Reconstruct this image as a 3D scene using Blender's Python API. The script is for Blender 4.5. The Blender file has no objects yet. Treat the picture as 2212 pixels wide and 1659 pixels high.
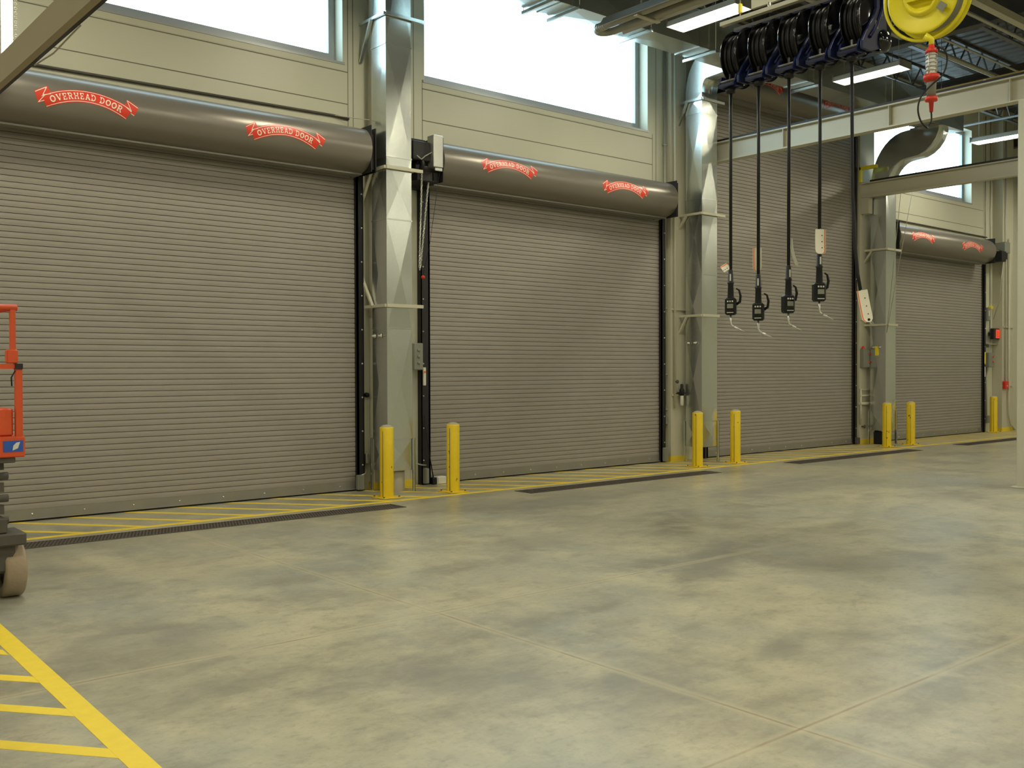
import bpy, math, random
from mathutils import Vector, Matrix
random.seed(7)
sc = bpy.context.scene
COL = sc.collection
PI = math.pi

# ------------------------------------------------------------------ camera
CAM = Vector((0.0, -11.74, 1.65))
F_PX, IMG_W = 2138.62, 2212
rt = Vector((0.76660062, -0.64211752, -0.00292792))
fw = Vector((0.6420137, 0.76654533, -0.01505538))
up = rt.cross(fw)
cam_data = bpy.data.cameras.new('camera')
cam_data.sensor_fit = 'HORIZONTAL'
cam_data.sensor_width = 36.0
cam_data.lens = F_PX * 36.0 / IMG_W
cam_data.clip_end = 300
cam = bpy.data.objects.new('camera', cam_data)
COL.objects.link(cam)
cam.matrix_world = Matrix(((rt.x, up.x, -fw.x, CAM.x), (rt.y, up.y, -fw.y, CAM.y), (rt.z, up.z, -fw.z, CAM.z), (0, 0, 0, 1)))
sc.camera = cam

# ------------------------------------------------------------------ view, world, lights
sc.view_settings.view_transform = 'Standard'
sc.view_settings.look = 'None'
sc.view_settings.gamma = 1.0
sc.view_settings.use_curve_mapping = False
sc.view_settings.exposure = 0.0
sc.cycles.max_bounces = 7
sc.cycles.diffuse_bounces = 4
sc.cycles.glossy_bounces = 3
sc.cycles.caustics_refractive = False
world = bpy.data.worlds.new('overcast_sky')
sc.world = world
world.use_nodes = True
bg = world.node_tree.nodes['Background']
bg.inputs[0].default_value = (0.62, 0.84, 1.0, 1)
bg.inputs[1].default_value = 7.0

LAMP_POWER = 74.0
LAMP_COL = (1.0, 0.93, 0.68)
LAMP_X = [-6.0, -1.7, 2.6, 6.85, 11.15, 15.45, 21.9, 26.2]
LAMP_Y = [-2.76, -7.6, -12.4, -17.4, -22.4]
LAMP_Z = 6.6
LAMPS = [(i, j, lx, ly if (i, j) != (6, 0) else -2.1) for j, ly in enumerate(LAMP_Y) for i, lx in enumerate(LAMP_X)]
for i, j, lx, ly in LAMPS:
    if True:
        ld = bpy.data.lights.new('fluorescent_light', 'AREA')
        ld.shape = 'RECTANGLE'; ld.size = 0.30; ld.size_y = 1.14
        ld.energy = LAMP_POWER; ld.color = LAMP_COL
        lo = bpy.data.objects.new('fluorescent_light', ld)
        lo.location = (lx, ly, LAMP_Z - 0.004)
        COL.objects.link(lo)
# daylight portals in the three window openings
for (a, b, z0, z1) in [(2.15, 6.87, 5.79, 7.62), (8.21, 12.93, 5.79, 7.62), (20.24, 24.96, 5.79, 7.62)]:
    ld = bpy.data.lights.new('window_daylight', 'AREA')
    ld.shape = 'RECTANGLE'; ld.size = b - a; ld.size_y = z1 - z0
    ld.cycles.is_portal = True
    lo = bpy.data.objects.new('window_daylight', ld)
    lo.location = ((a + b) / 2, 0.32, (z0 + z1) / 2)
    lo.rotation_euler = (-PI / 2, 0, 0)
    COL.objects.link(lo)

# ------------------------------------------------------------------ materials
def new_mat(name):
    m = bpy.data.materials.new(name); m.use_nodes = True
    nt = m.node_tree
    return m, nt, nt.nodes['Principled BSDF']

def mat(name, col, rough=0.5, metal=0.0, var=0.12, scale=6.0, bump=0.0, bscale=40.0, spec=0.5):
    m, nt, p = new_mat(name)
    p.inputs['Roughness'].default_value = rough
    p.inputs['Metallic'].default_value = metal
    p.inputs['Specular IOR Level'].default_value = spec
    tc = nt.nodes.new('ShaderNodeTexCoord')
    n = nt.nodes.new('ShaderNodeTexNoise'); n.inputs['Scale'].default_value = scale; n.inputs['Detail'].default_value = 4
    nt.links.new(tc.outputs['Object'], n.inputs['Vector'])
    r = nt.nodes.new('ShaderNodeMapRange')
    r.inputs['To Min'].default_value = 1 - var; r.inputs['To Max'].default_value = 1 + var
    nt.links.new(n.outputs['Fac'], r.inputs['Value'])
    mx = nt.nodes.new('ShaderNodeVectorMath'); mx.operation = 'SCALE'
    mx.inputs[0].default_value = col
    nt.links.new(r.outputs[0], mx.inputs['Scale'])
    nt.links.new(mx.outputs[0], p.inputs['Base Color'])
    if bump > 0:
        n2 = nt.nodes.new('ShaderNodeTexNoise'); n2.inputs['Scale'].default_value = bscale
        nt.links.new(tc.outputs['Object'], n2.inputs['Vector'])
        b = nt.nodes.new('ShaderNodeBump'); b.inputs['Strength'].default_value = bump; b.inputs['Distance'].default_value = 0.01
        nt.links.new(n2.outputs['Fac'], b.inputs['Height'])
        nt.links.new(b.outputs[0], p.inputs['Normal'])
    return m

M = {}
M['wall'] = mat('cream_wall_panel', (0.52, 0.515, 0.40), 0.42, 0, 0.05, 1.2, 0.05, 60)
M['cream'] = mat('cream_painted_steel', (0.50, 0.48, 0.37), 0.4, 0, 0.05, 2.0)
M['seam'] = mat('panel_seam', (0.14, 0.13, 0.10), 0.7)
M['frame'] = mat('window_frame_aluminium', (0.36, 0.38, 0.39), 0.4, 0.2, 0.04)
M['slat'] = mat('grey_brown_slat', (0.300, 0.278, 0.248), 0.48, 0.15, 0.06, 3.0)
M['slat_bar'] = mat('grey_bottom_bar', (0.26, 0.25, 0.22), 0.4, 0.4, 0.1)
M['hood'] = mat('grey_hood_enamel', (0.205, 0.187, 0.160), 0.30, 0.35, 0.07, 2.0)
M['black'] = mat('black_steel', (0.012, 0.011, 0.012), 0.5, 0.1, 0.2)
M['rubber'] = mat('black_rubber', (0.009, 0.009, 0.010), 0.5, 0, 0.2, 6, 0, 40, 0.3)
M['glossblack'] = mat('gloss_black_enamel', (0.006, 0.006, 0.007), 0.14, 0, 0.1)
M['blue'] = mat('dark_blue_enamel', (0.002, 0.006, 0.042), 0.38, 0, 0.1, 6, 0, 40, 0.3)
M['yellow'] = mat('yellow_bollard_paint', (0.72, 0.50, 0.012), 0.4, 0, 0.07, 9)
def scuffed(name, col):
    m = mat(name, col, 0.4, 0, 0.07, 9); nt = m.node_tree; p = nt.nodes['Principled BSDF']
    src = p.inputs['Base Color'].links[0].from_socket
    tc = nt.nodes.new('ShaderNodeTexCoord'); n = nt.nodes.new('ShaderNodeTexNoise'); n.inputs['Scale'].default_value = 13; n.inputs['Detail'].default_value = 6
    oi = nt.nodes.new('ShaderNodeObjectInfo'); ad = nt.nodes.new('ShaderNodeVectorMath'); ad.operation = 'ADD'
    nt.links.new(tc.outputs['Object'], ad.inputs[0]); nt.links.new(oi.outputs['Location'], ad.inputs[1]); nt.links.new(ad.outputs[0], n.inputs['Vector'])
    r = nt.nodes.new('ShaderNodeMapRange'); r.inputs['From Min'].default_value = 0.67; r.inputs['From Max'].default_value = 0.70
    nt.links.new(n.outputs['Fac'], r.inputs['Value'])
    mx = nt.nodes.new('ShaderNodeMix'); mx.data_type = 'RGBA'; nt.links.new(r.outputs[0], mx.inputs[0]); nt.links.new(src, mx.inputs[6]); mx.inputs[7].default_value = (0.13, 0.07, 0.02, 1)
    nt.links.new(mx.outputs[2], p.inputs['Base Color']); return m
M['bollard'] = scuffed('scuffed_bollard_paint', (0.72, 0.52, 0.010))
M['reelyellow'] = mat('bright_yellow_enamel', (0.78, 0.68, 0.02), 0.35, 0, 0.05)
M['line'] = mat('yellow_line_paint', (0.72, 0.54, 0.035), 0.55, 0, 0.10, 14, 0, 40, 0.35)
M['red'] = mat('red_decal', (0.70, 0.045, 0.02), 0.35, 0, 0.04)
M['decalwhite'] = mat('white_decal', (0.85, 0.80, 0.68), 0.35, 0, 0.03)
M['redplastic'] = mat('red_plastic', (0.62, 0.03, 0.015), 0.4)
M['orange'] = mat('orange_enamel', (0.58, 0.075, 0.018), 0.42, 0, 0.12, 8)
M['tyre'] = mat('tan_solid_tyre', (0.30, 0.235, 0.16), 0.75, 0, 0.15, 12, 0.3, 40)
M['tagwhite'] = mat('white_paper_tag', (0.72, 0.70, 0.58), 0.6, 0, 0.05)
M['tagorange'] = mat('orange_print', (0.75, 0.16, 0.03), 0.6)
M['white'] = mat('white_plastic', (0.62, 0.62, 0.55), 0.4)
M['greybox'] = mat('grey_enclosure', (0.22, 0.225, 0.19), 0.45, 0.1)
M['steel'] = mat('bright_steel', (0.62, 0.62, 0.58), 0.3, 0.9)
M['conduit'] = mat('conduit_steel', (0.40, 0.40, 0.34), 0.45, 0.5)
M['darksteel'] = mat('dark_structural_steel', (0.075, 0.068, 0.055), 0.6, 0.1, 0.15)
M['joist'] = mat('grey_joist_steel', (0.13, 0.13, 0.12), 0.5, 0.2, 0.15)
M['tan'] = mat('tan_beam_paint', (0.30, 0.26, 0.175), 0.5, 0, 0.06, 3)
M['grate'] = mat('cast_grating', (0.105, 0.088, 0.075), 0.6, 0.4, 0.2, 20)
M['pit_shade'] = mat('drain_pit_shade', (0.03, 0.028, 0.024), 0.9)
M['bluesticker'] = mat('blue_sticker', (0.02, 0.09, 0.42), 0.4)
M['concrete'] = mat('beige_concrete', (0.34, 0.31, 0.23), 0.7, 0, 0.1, 8, 0.2, 60)
M['amber'] = mat('amber_label', (0.75, 0.62, 0.02), 0.5)
M['ochre'] = mat('ochre_bar', (0.30, 0.20, 0.02), 0.5)
M['cage'] = mat('clear_lamp_tube', (0.62, 0.62, 0.58), 0.12, 0, 0.05)
M['deck'] = None

def galv_mat(name, tint=(0.60, 0.63, 0.60), overspray=None):
    m, nt, p = new_mat(name)
    tc = nt.nodes.new('ShaderNodeTexCoord')
    v = nt.nodes.new('ShaderNodeTexVoronoi'); v.inputs['Scale'].default_value = 38
    nt.links.new(tc.outputs['Object'], v.inputs['Vector'])
    sepv = nt.nodes.new('ShaderNodeSeparateColor')
    nt.links.new(v.outputs['Color'], sepv.inputs[0])
    r = nt.nodes.new('ShaderNodeMapRange'); r.inputs['To Min'].default_value = 0.235; r.inputs['To Max'].default_value = 0.265
    nt.links.new(sepv.outputs[0], r.inputs['Value'])
    nt.links.new(r.outputs[0], p.inputs['Roughness'])
    r2 = nt.nodes.new('ShaderNodeMapRange'); r2.inputs['To Min'].default_value = 0.985; r2.inputs['To Max'].default_value = 1.02
    nt.links.new(sepv.outputs[1], r2.inputs['Value'])
    mx = nt.nodes.new('ShaderNodeVectorMath'); mx.operation = 'SCALE'; mx.inputs[0].default_value = tint
    nt.links.new(r2.outputs[0], mx.inputs['Scale'])
    p.inputs['Metallic'].default_value = 0.92
    col_out = mx.outputs[0]
    if overspray:
        sp = nt.nodes.new('ShaderNodeSeparateXYZ'); nt.links.new(tc.outputs['Object'], sp.inputs[0])
        ns = nt.nodes.new('ShaderNodeTexNoise'); ns.inputs['Scale'].default_value = 7; ns.inputs['Detail'].default_value = 6
        nt.links.new(tc.outputs['Object'], ns.inputs['Vector'])
        def rmp(src, a, b):
            q = nt.nodes.new('ShaderNodeMapRange'); q.inputs['From Min'].default_value = a; q.inputs['From Max'].default_value = b
            nt.links.new(src, q.inputs['Value']); return q.outputs[0]
        def mul(a, b):
            q = nt.nodes.new('ShaderNodeMath'); q.operation = 'MULTIPLY'; nt.links.new(a, q.inputs[0]); nt.links.new(b, q.inputs[1]); return q.outputs[0]
        k = mul(mul(rmp(sp.outputs[0], 0.04, 0.17), rmp(sp.outputs[2], 0.98, 0.84)), rmp(ns.outputs['Fac'], 0.2, 0.5))
        mc = nt.nodes.new('ShaderNodeMix'); mc.data_type = 'RGBA'
        nt.links.new(k, mc.inputs[0]); nt.links.new(col_out, mc.inputs[6]); mc.inputs[7].default_value = (0.55, 0.42, 0.04, 1)
        col_out = mc.outputs[2]
        mm = rmp(k, 1.0, 0.0); qq = nt.nodes.new('ShaderNodeMath'); qq.operation = 'MULTIPLY'; qq.inputs[1].default_value = 0.92
        nt.links.new(mm, qq.inputs[0]); nt.links.new(qq.outputs[0], p.inputs['Metallic'])
    nt.links.new(col_out, p.inputs['Base Color'])
    n2 = nt.nodes.new('ShaderNodeTexNoise'); n2.inputs['Scale'].default_value = 1.3; n2.inputs['Detail'].default_value = 1
    nt.links.new(tc.outputs['Object'], n2.inputs['Vector'])
    b = nt.nodes.new('ShaderNodeBump'); b.inputs['Strength'].default_value = 0.12; b.inputs['Distance'].default_value = 0.05
    nt.links.new(n2.outputs['Fac'], b.inputs['Height'])
    nt.links.new(b.outputs[0], p.inputs['Normal'])
    return m
M['galv'] = galv_mat('galvanised_sheet')
M['galv_spray'] = galv_mat('galvanised_sheet_oversprayed', overspray=True)

def emit_mat(name, col, s):
    m, nt, p = new_mat(name)
    p.inputs['Base Color'].default_value = (*col, 1)
    p.inputs['Emission Color'].default_value = (*col, 1)
    p.inputs['Emission Strength'].default_value = s
    tc = nt.nodes.new('ShaderNodeTexCoord'); n = nt.nodes.new('ShaderNodeTexNoise'); n.inputs['Scale'].default_value = 3
    nt.links.new(tc.outputs['Object'], n.inputs['Vector'])
    r = nt.nodes.new('ShaderNodeMapRange'); r.inputs['To Min'].default_value = s * 0.95; r.inputs['To Max'].default_value = s * 1.05
    nt.links.new(n.outputs['Fac'], r.inputs['Value']); nt.links.new(r.outputs[0], p.inputs['Emission Strength'])
    return m
M['lens'] = emit_mat('fluorescent_lens', (1.0, 0.95, 0.88), 9.0)
M['exit'] = emit_mat('red_exit_face', (1.0, 0.07, 0.03), 0.35)

def glass_mat():
    m = bpy.data.materials.new('window_glass'); m.use_nodes = True
    nt = m.node_tree; nt.nodes.clear()
    o = nt.nodes.new('ShaderNodeOutputMaterial'); t = nt.nodes.new('ShaderNodeBsdfTransparent'); g = nt.nodes.new('ShaderNodeBsdfGlossy')
    g.inputs['Roughness'].default_value = 0.03
    t.inputs[0].default_value = (0.93, 0.97, 0.96, 1)
    mix = nt.nodes.new('ShaderNodeMixShader'); mix.inputs[0].default_value = 0.05
    nt.links.new(t.outputs[0], mix.inputs[1]); nt.links.new(g.outputs[0], mix.inputs[2])
    nt.links.new(mix.outputs[0], o.inputs[0])
    return m
M['glass'] = glass_mat()

def deck_mat():
    m, nt, p = new_mat('corrugated_roof_deck')
    tc = nt.nodes.new('ShaderNodeTexCoord'); w = nt.nodes.new('ShaderNodeTexWave')
    w.wave_type = 'BANDS'; w.bands_direction = 'X'; w.inputs['Scale'].default_value = 1.05; w.inputs['Distortion'].default_value = 0
    nt.links.new(tc.outputs['Object'], w.inputs['Vector'])
    b = nt.nodes.new('ShaderNodeBump'); b.inputs['Strength'].default_value = 1.0; b.inputs['Distance'].default_value = 0.06
    nt.links.new(w.outputs['Fac'], b.inputs['Height']); nt.links.new(b.outputs[0], p.inputs['Normal'])
    p.inputs['Base Color'].default_value = (0.085, 0.078, 0.064, 1); p.inputs['Roughness'].default_value = 0.5
    p.inputs['Metallic'].default_value = 0.2
    return m
M['deck'] = deck_mat()

def floor_mat():
    m, nt, p = new_mat('sealed_concrete_floor')
    L = nt.links.new
    def N(t, **k):
        n = nt.nodes.new(t)
        for a, b in k.items(): setattr(n, a, b)
        return n
    tc = N('ShaderNodeTexCoord'); obj = tc.outputs['Object']
    def noise(scale, detail=5, rough=0.55, sx=1, sy=1, dist=0.0, off=0):
        mp = N('ShaderNodeMapping'); mp.inputs['Scale'].default_value = (sx, sy, 1); mp.inputs['Location'].default_value = (off, off * 1.7, 0.37 + off)
        L(obj, mp.inputs[0])
        n = N('ShaderNodeTexNoise'); n.inputs['Scale'].default_value = scale; n.inputs['Detail'].default_value = detail
        n.inputs['Roughness'].default_value = rough; n.inputs['Distortion'].default_value = dist
        L(mp.outputs[0], n.inputs['Vector']); return n.outputs['Fac']
    def mr(x, a, b, c=0.0, d=1.0, smooth=True):
        n = N('ShaderNodeMapRange')
        if smooth: n.interpolation_type = 'SMOOTHSTEP'
        n.inputs['From Min'].default_value = a; n.inputs['From Max'].default_value = b
        n.inputs['To Min'].default_value = c; n.inputs['To Max'].default_value = d
        L(x, n.inputs['Value']); return n.outputs[0]
    def math_(op, a, b=None, cl=False):
        n = N('ShaderNodeMath', operation=op, use_clamp=cl)
        for i, v in enumerate((a, b)):
            if v is None: continue
            if isinstance(v, (int, float)): n.inputs[i].default_value = v
            else: L(v, n.inputs[i])
        return n.outputs[0]
    def mix(f, a, b):
        n = N('ShaderNodeMix', data_type='RGBA')
        if isinstance(f, (int, float)): n.inputs[0].default_value = f
        else: L(f, n.inputs[0])
        for i, v in ((6, a), (7, b)):
            if isinstance(v, tuple): n.inputs[i].default_value = (*v, 1)
            else: L(v, n.inputs[i])
        return n.outputs[2]
    base = (0.36, 0.34, 0.235); dark = (0.185, 0.175, 0.130); cool = (0.285, 0.295, 0.245); light = (0.455, 0.42, 0.285)
    c = mix(mr(noise(0.55, 6, 0.60), 0.40, 0.64), base, cool)
    c = mix(mr(noise(1.3, 8, 0.64, 1.0, 0.8, 0, 4), 0.44, 0.70, 0, 0.9), c, light)
    c = mix(mr(noise(0.9, 8, 0.66, 0.8, 1.2, 0, 9), 0.46, 0.74, 0, 0.9), c, dark)
    c = mix(mr(noise(3.0, 8, 0.66, 0.8, 1.2, 0, 2), 0.46, 0.74, 0, 0.65), c, dark)
    c = mix(mr(noise(6.0, 6, 0.66, 1.1, 0.8, 0, 21), 0.46, 0.74, 0, 0.55), c, light)
    c = mix(mr(noise(14, 5, 0.66, 0.8, 1.2, 0, 31), 0.48, 0.76, 0, 0.55), c, dark)
    c = mix(mr(noise(40, 3, 0.6, 1, 1, 0, 41), 0.50, 0.78, 0, 0.35), c, dark)
    # stains with their own place and shape
    pos = N('ShaderNodeSeparateXYZ'); L(obj, pos.inputs[0]); X, Y = pos.outputs[0], pos.outputs[1]
    sn = noise(2.6, 8, 0.70, 0.8, 1.2, 0, 17)
    for (sx, sy, rx, ry, ang, k) in [(6.7, -6.35, 0.85, 0.22, 0.5, 0.8), (3.35, -7.75, 0.85, 0.35, -0.9, 0.6), (3.75, -8.35, 0.6, 0.3, 0.6, 0.5), (3.0, -7.2, 0.35, 0.2, 0, 0.5),
                                     (8.6, -2.6, 1.6, 0.45, 0.0, 0.6), (4.9, -8.35, 0.3, 0.13, 0.3, 0.6), (11.2, -3.6, 1.6, 0.5, 0.1, 0.5), (6.2, -4.6, 0.7, 0.3, 0.2, 0.45), (2.0, -6.0, 0.6, 0.8, 0, 0.35), (7.6, -7.2, 1.0, 0.25, -0.4, 0.4)]:
        ca, sa = math.cos(ang), math.sin(ang)
        dx = math_('SUBTRACT', X, sx); dy = math_('SUBTRACT', Y, sy)
        u = math_('DIVIDE', math_('ADD', math_('MULTIPLY', dx, ca), math_('MULTIPLY', dy, sa)), rx)
        v = math_('DIVIDE', math_('SUBTRACT', math_('MULTIPLY', dy, ca), math_('MULTIPLY', dx, sa)), ry)
        d = math_('SQRT', math_('ADD', math_('MULTIPLY', u, u), math_('MULTIPLY', v, v)))
        d = math_('ADD', d, math_('MULTIPLY', math_('SUBTRACT', sn, 0.5), 3.0))
        c = mix(mr(d, 0.2, 1.5, k, 0.0), c, (0.175, 0.17, 0.14))
    # saw-cut joints
    wob = math_('MULTIPLY', math_('SUBTRACT', noise(1.5, 2), 0.5), 0.02)
    for src, val in ((X, 3.9), (Y, -6.28), (Y, -9.13), (X, 9.95), (Y, -3.4), (X, 16.0)):
        dd = math_('ABSOLUTE', math_('ADD', math_('SUBTRACT', src, val), wob))
        edge = mr(dd, 0.012, 0.06, 0.45, 0.0); c = mix(edge, c, light)
        c = mix(math_('MULTIPLY', mr(dd, 0.004, 0.013, 0.75, 0.0), mr(noise(2.1, 5, 0.6, 1, 1, 0, 55), 0.35, 0.6, 0.25, 1.0)), c, (0.21, 0.155, 0.095))
    L(c, p.inputs['Base Color'])
    p.inputs['Roughness'].default_value = 0.32
    p.inputs['Specular IOR Level'].default_value = 0.45
    b = N('ShaderNodeBump'); b.inputs['Strength'].default_value = 0.12; b.inputs['Distance'].default_value = 0.01
    L(noise(18, 4, 0.6), b.inputs['Height']); L(b.outputs[0], p.inputs['Normal'])
    return m
M['floor'] = floor_mat()

# ------------------------------------------------------------------ mesh helpers
ORG = {}          # world origin of each object's mesh space
class MB:
    """collects shapes given in world coordinates; build() links them as ONE mesh object"""
    def __init__(s): s.v = []; s.f = []; s.sm = []
    def add(s, vs, fs, smooth=False):
        o = len(s.v); s.v += [Vector(v) for v in vs]
        s.f += [tuple(i + o for i in f) for f in fs]; s.sm += [smooth] * len(fs); return s
    def box(s, x0, x1, y0, y1, z0, z1):
        vs = [(x, y, z) for z in (z0, z1) for y in (y0, y1) for x in (x0, x1)]
        return s.add(vs, [(0, 2, 3, 1), (4, 5, 7, 6), (0, 1, 5, 4), (2, 6, 7, 3), (0, 4, 6, 2), (1, 3, 7, 5)])
    def bbox(s, x0, x1, y0, y1, z0, z1, b=0.01):
        """box with chamfered edges"""
        xs, ys, zs = (x0, x1), (y0, y1), (z0, z1)
        vs = []; idx = {}
        for i in (0, 1):
            for j in (0, 1):
                for k in (0, 1):
                    sx, sy, sz = (1, -1)[i], (1, -1)[j], (1, -1)[k]
                    for a in range(3):
                        idx[(i, j, k, a)] = len(vs)
                        vs.append((xs[i] + (0 if a == 0 else b) * sx, ys[j] + (0 if a == 1 else b) * sy, zs[k] + (0 if a == 2 else b) * sz))
        fs = []
        for k in (0, 1):
            fs.append([idx[(i, j, k, 2)] for i, j in ((0, 0), (1, 0), (1, 1), (0, 1))])
            fs.append([idx[(k, i, j, 0)] for i, j in ((0, 0), (1, 0), (1, 1), (0, 1))])
            fs.append([idx[(i, k, j, 1)] for i, j in ((0, 0), (1, 0), (1, 1), (0, 1))])
        for j in (0, 1):
            for k in (0, 1):
                fs.append([idx[(0, j, k, 1)], idx[(1, j, k, 1)], idx[(1, j, k, 2)], idx[(0, j, k, 2)]])
                fs.append([idx[(j, 0, k, 0)], idx[(j, 1, k, 0)], idx[(j, 1, k, 2)], idx[(j, 0, k, 2)]])
                fs.append([idx[(j, k, 0, 0)], idx[(j, k, 1, 0)], idx[(j, k, 1, 1)], idx[(j, k, 0, 1)]])
                for i in (0, 1): fs.append([idx[(i, j, k, a)] for a in range(3)])
        return s.add(vs, fs)
    def bar(s, a, b, w, h, upv=(0, 0, 1)):
        """rectangular bar from a to b, w sideways, h along upv"""
        a, b = Vector(a), Vector(b); d = (b - a).normalized(); u = Vector(upv)
        sd = d.cross(u)
        if sd.length < 1e-4: sd = d.cross(Vector((1, 0, 0)))
        sd.normalize(); u = sd.cross(d).normalized()
        vs = [p + sd * (w / 2 * i) + u * (h / 2 * j) for p in (a, b) for i, j in ((-1, -1), (1, -1), (1, 1), (-1, 1))]
        return s.add(vs, [(3, 2, 1, 0), (4, 5, 6, 7), (0, 1, 5, 4), (1, 2, 6, 5), (2, 3, 7, 6), (3, 0, 4, 7)])
    def tube(s, pts, r, n=10, closed=False, cap=True):
        pts = [Vector(p) for p in pts]; m = len(pts); rs = r if isinstance(r, (list, tuple)) else [r] * m
        vs = []; prev = None
        for i, p in enumerate(pts):
            if closed: t = pts[(i + 1) % m] - pts[i - 1]
            else: t = pts[min(i + 1, m - 1)] - pts[max(i - 1, 0)]
            t.normalize()
            if prev is None:
                a = t.cross(Vector((0, 0, 1)))
                if a.length < 1e-3: a = t.cross(Vector((1, 0, 0)))
            else:
                a = prev - t * prev.dot(t)
            a.normalize(); prev = a; b = t.cross(a)
            for k in range(n):
                an = 2 * PI * k / n
                vs.append(p + (a * math.cos(an) + b * math.sin(an)) * rs[i])
        fs = []
        for i in range(m if closed else m - 1):
            j = (i + 1) % m
            for k in range(n):
                fs.append((i * n + k, i * n + (k + 1) % n, j * n + (k + 1) % n, j * n + k))
        s.add(vs, fs, True)
        if cap and not closed:
            o = len(s.v) - len(vs)
            s.f.append(tuple(o + k for k in range(n))[::-1]); s.sm.append(False)
            s.f.append(tuple(o + (m - 1) * n + k for k in range(n))); s.sm.append(False)
        return s
    def cyl(s, a, b, r, n=20): return s.tube([a, b], r, n)
    def lathe(s, c, axis, prof, n=32, refv=None):
        """prof: (distance along axis, radius) list"""
        c = Vector(c); ax = Vector(axis).normalized()
        a = ax.cross(Vector((0, 0, 1)))
        if a.length < 1e-3: a = Vector((1, 0, 0))
        a.normalize(); b = ax.cross(a)
        vs = []; fs = []; m = len(prof)
        for (t, r) in prof:
            for k in range(n):
                an = 2 * PI * k / n; vs.append(c + ax * t + (a * math.cos(an) + b * math.sin(an)) * max(r, 1e-4))
        for i in range(m - 1):
            for k in range(n): fs.append((i * n + k, i * n + (k + 1) % n, (i + 1) * n + (k + 1) % n, (i + 1) * n + k))
        s.add(vs, fs, True)
        return s
    def prism(s, poly, axis, a0, a1, smooth=False):
        """poly: 2-D outline in the other two axes (in xyz order), extruded along axis from a0 to a1"""
        def P(u, v, w):
            return {'x': (w, u, v), 'y': (u, w, v), 'z': (u, v, w)}[axis]
        n = len(poly)
        vs = [P(u, v, a0) for u, v in poly] + [P(u, v, a1) for u, v in poly]
        s.add(vs, [(i, (i + 1) % n, n + (i + 1) % n, n + i) for i in range(n)], smooth)
        o = len(s.v) - 2 * n
        s.f += [tuple(o + i for i in range(n))[::-1], tuple(o + n + i for i in range(n))]; s.sm += [False, False]
        return s
    def build(s, name, m, parent=None, bevel=0):
        org = ORG[parent.name] if parent is not None else Vector((0, 0, 0))
        me = bpy.data.meshes.new(name)
        me.from_pydata([v - org for v in s.v], [], s.f)
        me.update()
        me.polygons.foreach_set('use_smooth', s.sm)
        import bmesh
        bm = bmesh.new(); bm.from_mesh(me)
        bmesh.ops.remove_doubles(bm, verts=bm.verts, dist=1e-5)
        bmesh.ops.recalc_face_normals(bm, faces=bm.faces); bm.to_mesh(me); bm.free()
        me.materials.append(m if not isinstance(m, str) else M[m])
        o = bpy.data.objects.new(name, me); COL.objects.link(o)
        if parent is not None: o.parent = parent
        ORG[o.name] = org
        if bevel:
            bv = o.modifiers.new('bevel', 'BEVEL'); bv.width = bevel; bv.segments = 2; bv.limit_method = 'ANGLE'
        return o

def tag(o, label=None, cat=None, group=None, kind=None):
    if label: o['label'] = label
    if cat: o['category'] = cat
    if group: o['group'] = group
    if kind: o['kind'] = kind
    return o
def empty(name, loc, label, cat, group=None, kind=None):
    o = bpy.data.objects.new(name, None); COL.objects.link(o); o.location = loc; o.empty_display_size = 0.1
    ORG[o.name] = Vector(loc)
    return tag(o, label, cat, group, kind)
def copy_tree(o, loc=None, parent=None):
    c = o.copy(); COL.objects.link(c)
    if parent is not None: c.parent = parent
    if loc is not None: c.location = loc
    ORG[c.name] = Vector(loc) if loc is not None else ORG[parent.name]
    for ch in list(o.children): copy_tree(ch, None, c)
    return c
def single(mb, name, m, label, cat, group=None, bevel=0, kind=None):
    """a thing that is one mesh; its origin is moved to its base centre"""
    xs = [v.x for v in mb.v]; ys = [v.y for v in mb.v]; zs = [v.z for v in mb.v]
    org = Vector(((min(xs) + max(xs)) / 2, (min(ys) + max(ys)) / 2, min(zs)))
    mb.v = [v - org for v in mb.v]
    o = mb.build(name, m, None, bevel); o.location = org; ORG[o.name] = org
    return tag(o, label, cat, group, kind)
def arc(c, r, a0, a1, n, plane='xz'):
    pts = []
    for i in range(n + 1):
        a = a0 + (a1 - a0) * i / n; u, v = r * math.cos(a), r * math.sin(a)
        pts.append({'xz': (c[0] + u, c[1], c[2] + v), 'yz': (c[0], c[1] + u, c[2] + v), 'xy': (c[0] + u, c[1] + v, c[2])}[plane])
    return pts

# ------------------------------------------------------------------ the setting
WX0, WX1 = -12.0, 30.0
YB = -27.0
ZC = 8.3
WT = 0.30
WIN = [(2.15, 6.87), (8.21, 12.93), (20.24, 24.96)]
WZ0, WZ1 = 5.79, 7.62
DOORS = [(2.07, 7.01, 4.30), (8.22, 13.17, 4.30), (14.45, 19.38, 6.655), (20.50, 25.45, 4.30)]

def wall_with_holes(y0, y1, holes, x0, x1, z0, z1):
    mb = MB()
    xs = sorted({x0, x1} | {h[0] for h in holes} | {h[1] for h in holes})
    for a, b in zip(xs, xs[1:]):
        hs = sorted([(h[2], h[3]) for h in holes if h[0] <= a + 1e-6 and h[1] >= b - 1e-6])
        z = z0
        for (h0, h1) in hs:
            if h0 > z: mb.box(a, b, y0, y1, z, h0)
            z = h1
        if z < z1: mb.box(a, b, y0, y1, z, z1)
    return mb
holes = [(a, b, WZ0, WZ1) for a, b in WIN] + [(a + 0.04, b - 0.04, 0.0, z) for a, b, z in DOORS]
wf = wall_with_holes(0.0, WT, holes, WX0, WX1, 0, ZC).build('wall_front', 'wall'); wf['kind'] = 'structure'
w = MB().box(WX1, WX1 + 0.2, YB, WT, 0, ZC).build('wall_right', 'wall'); w['kind'] = 'structure'
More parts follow.
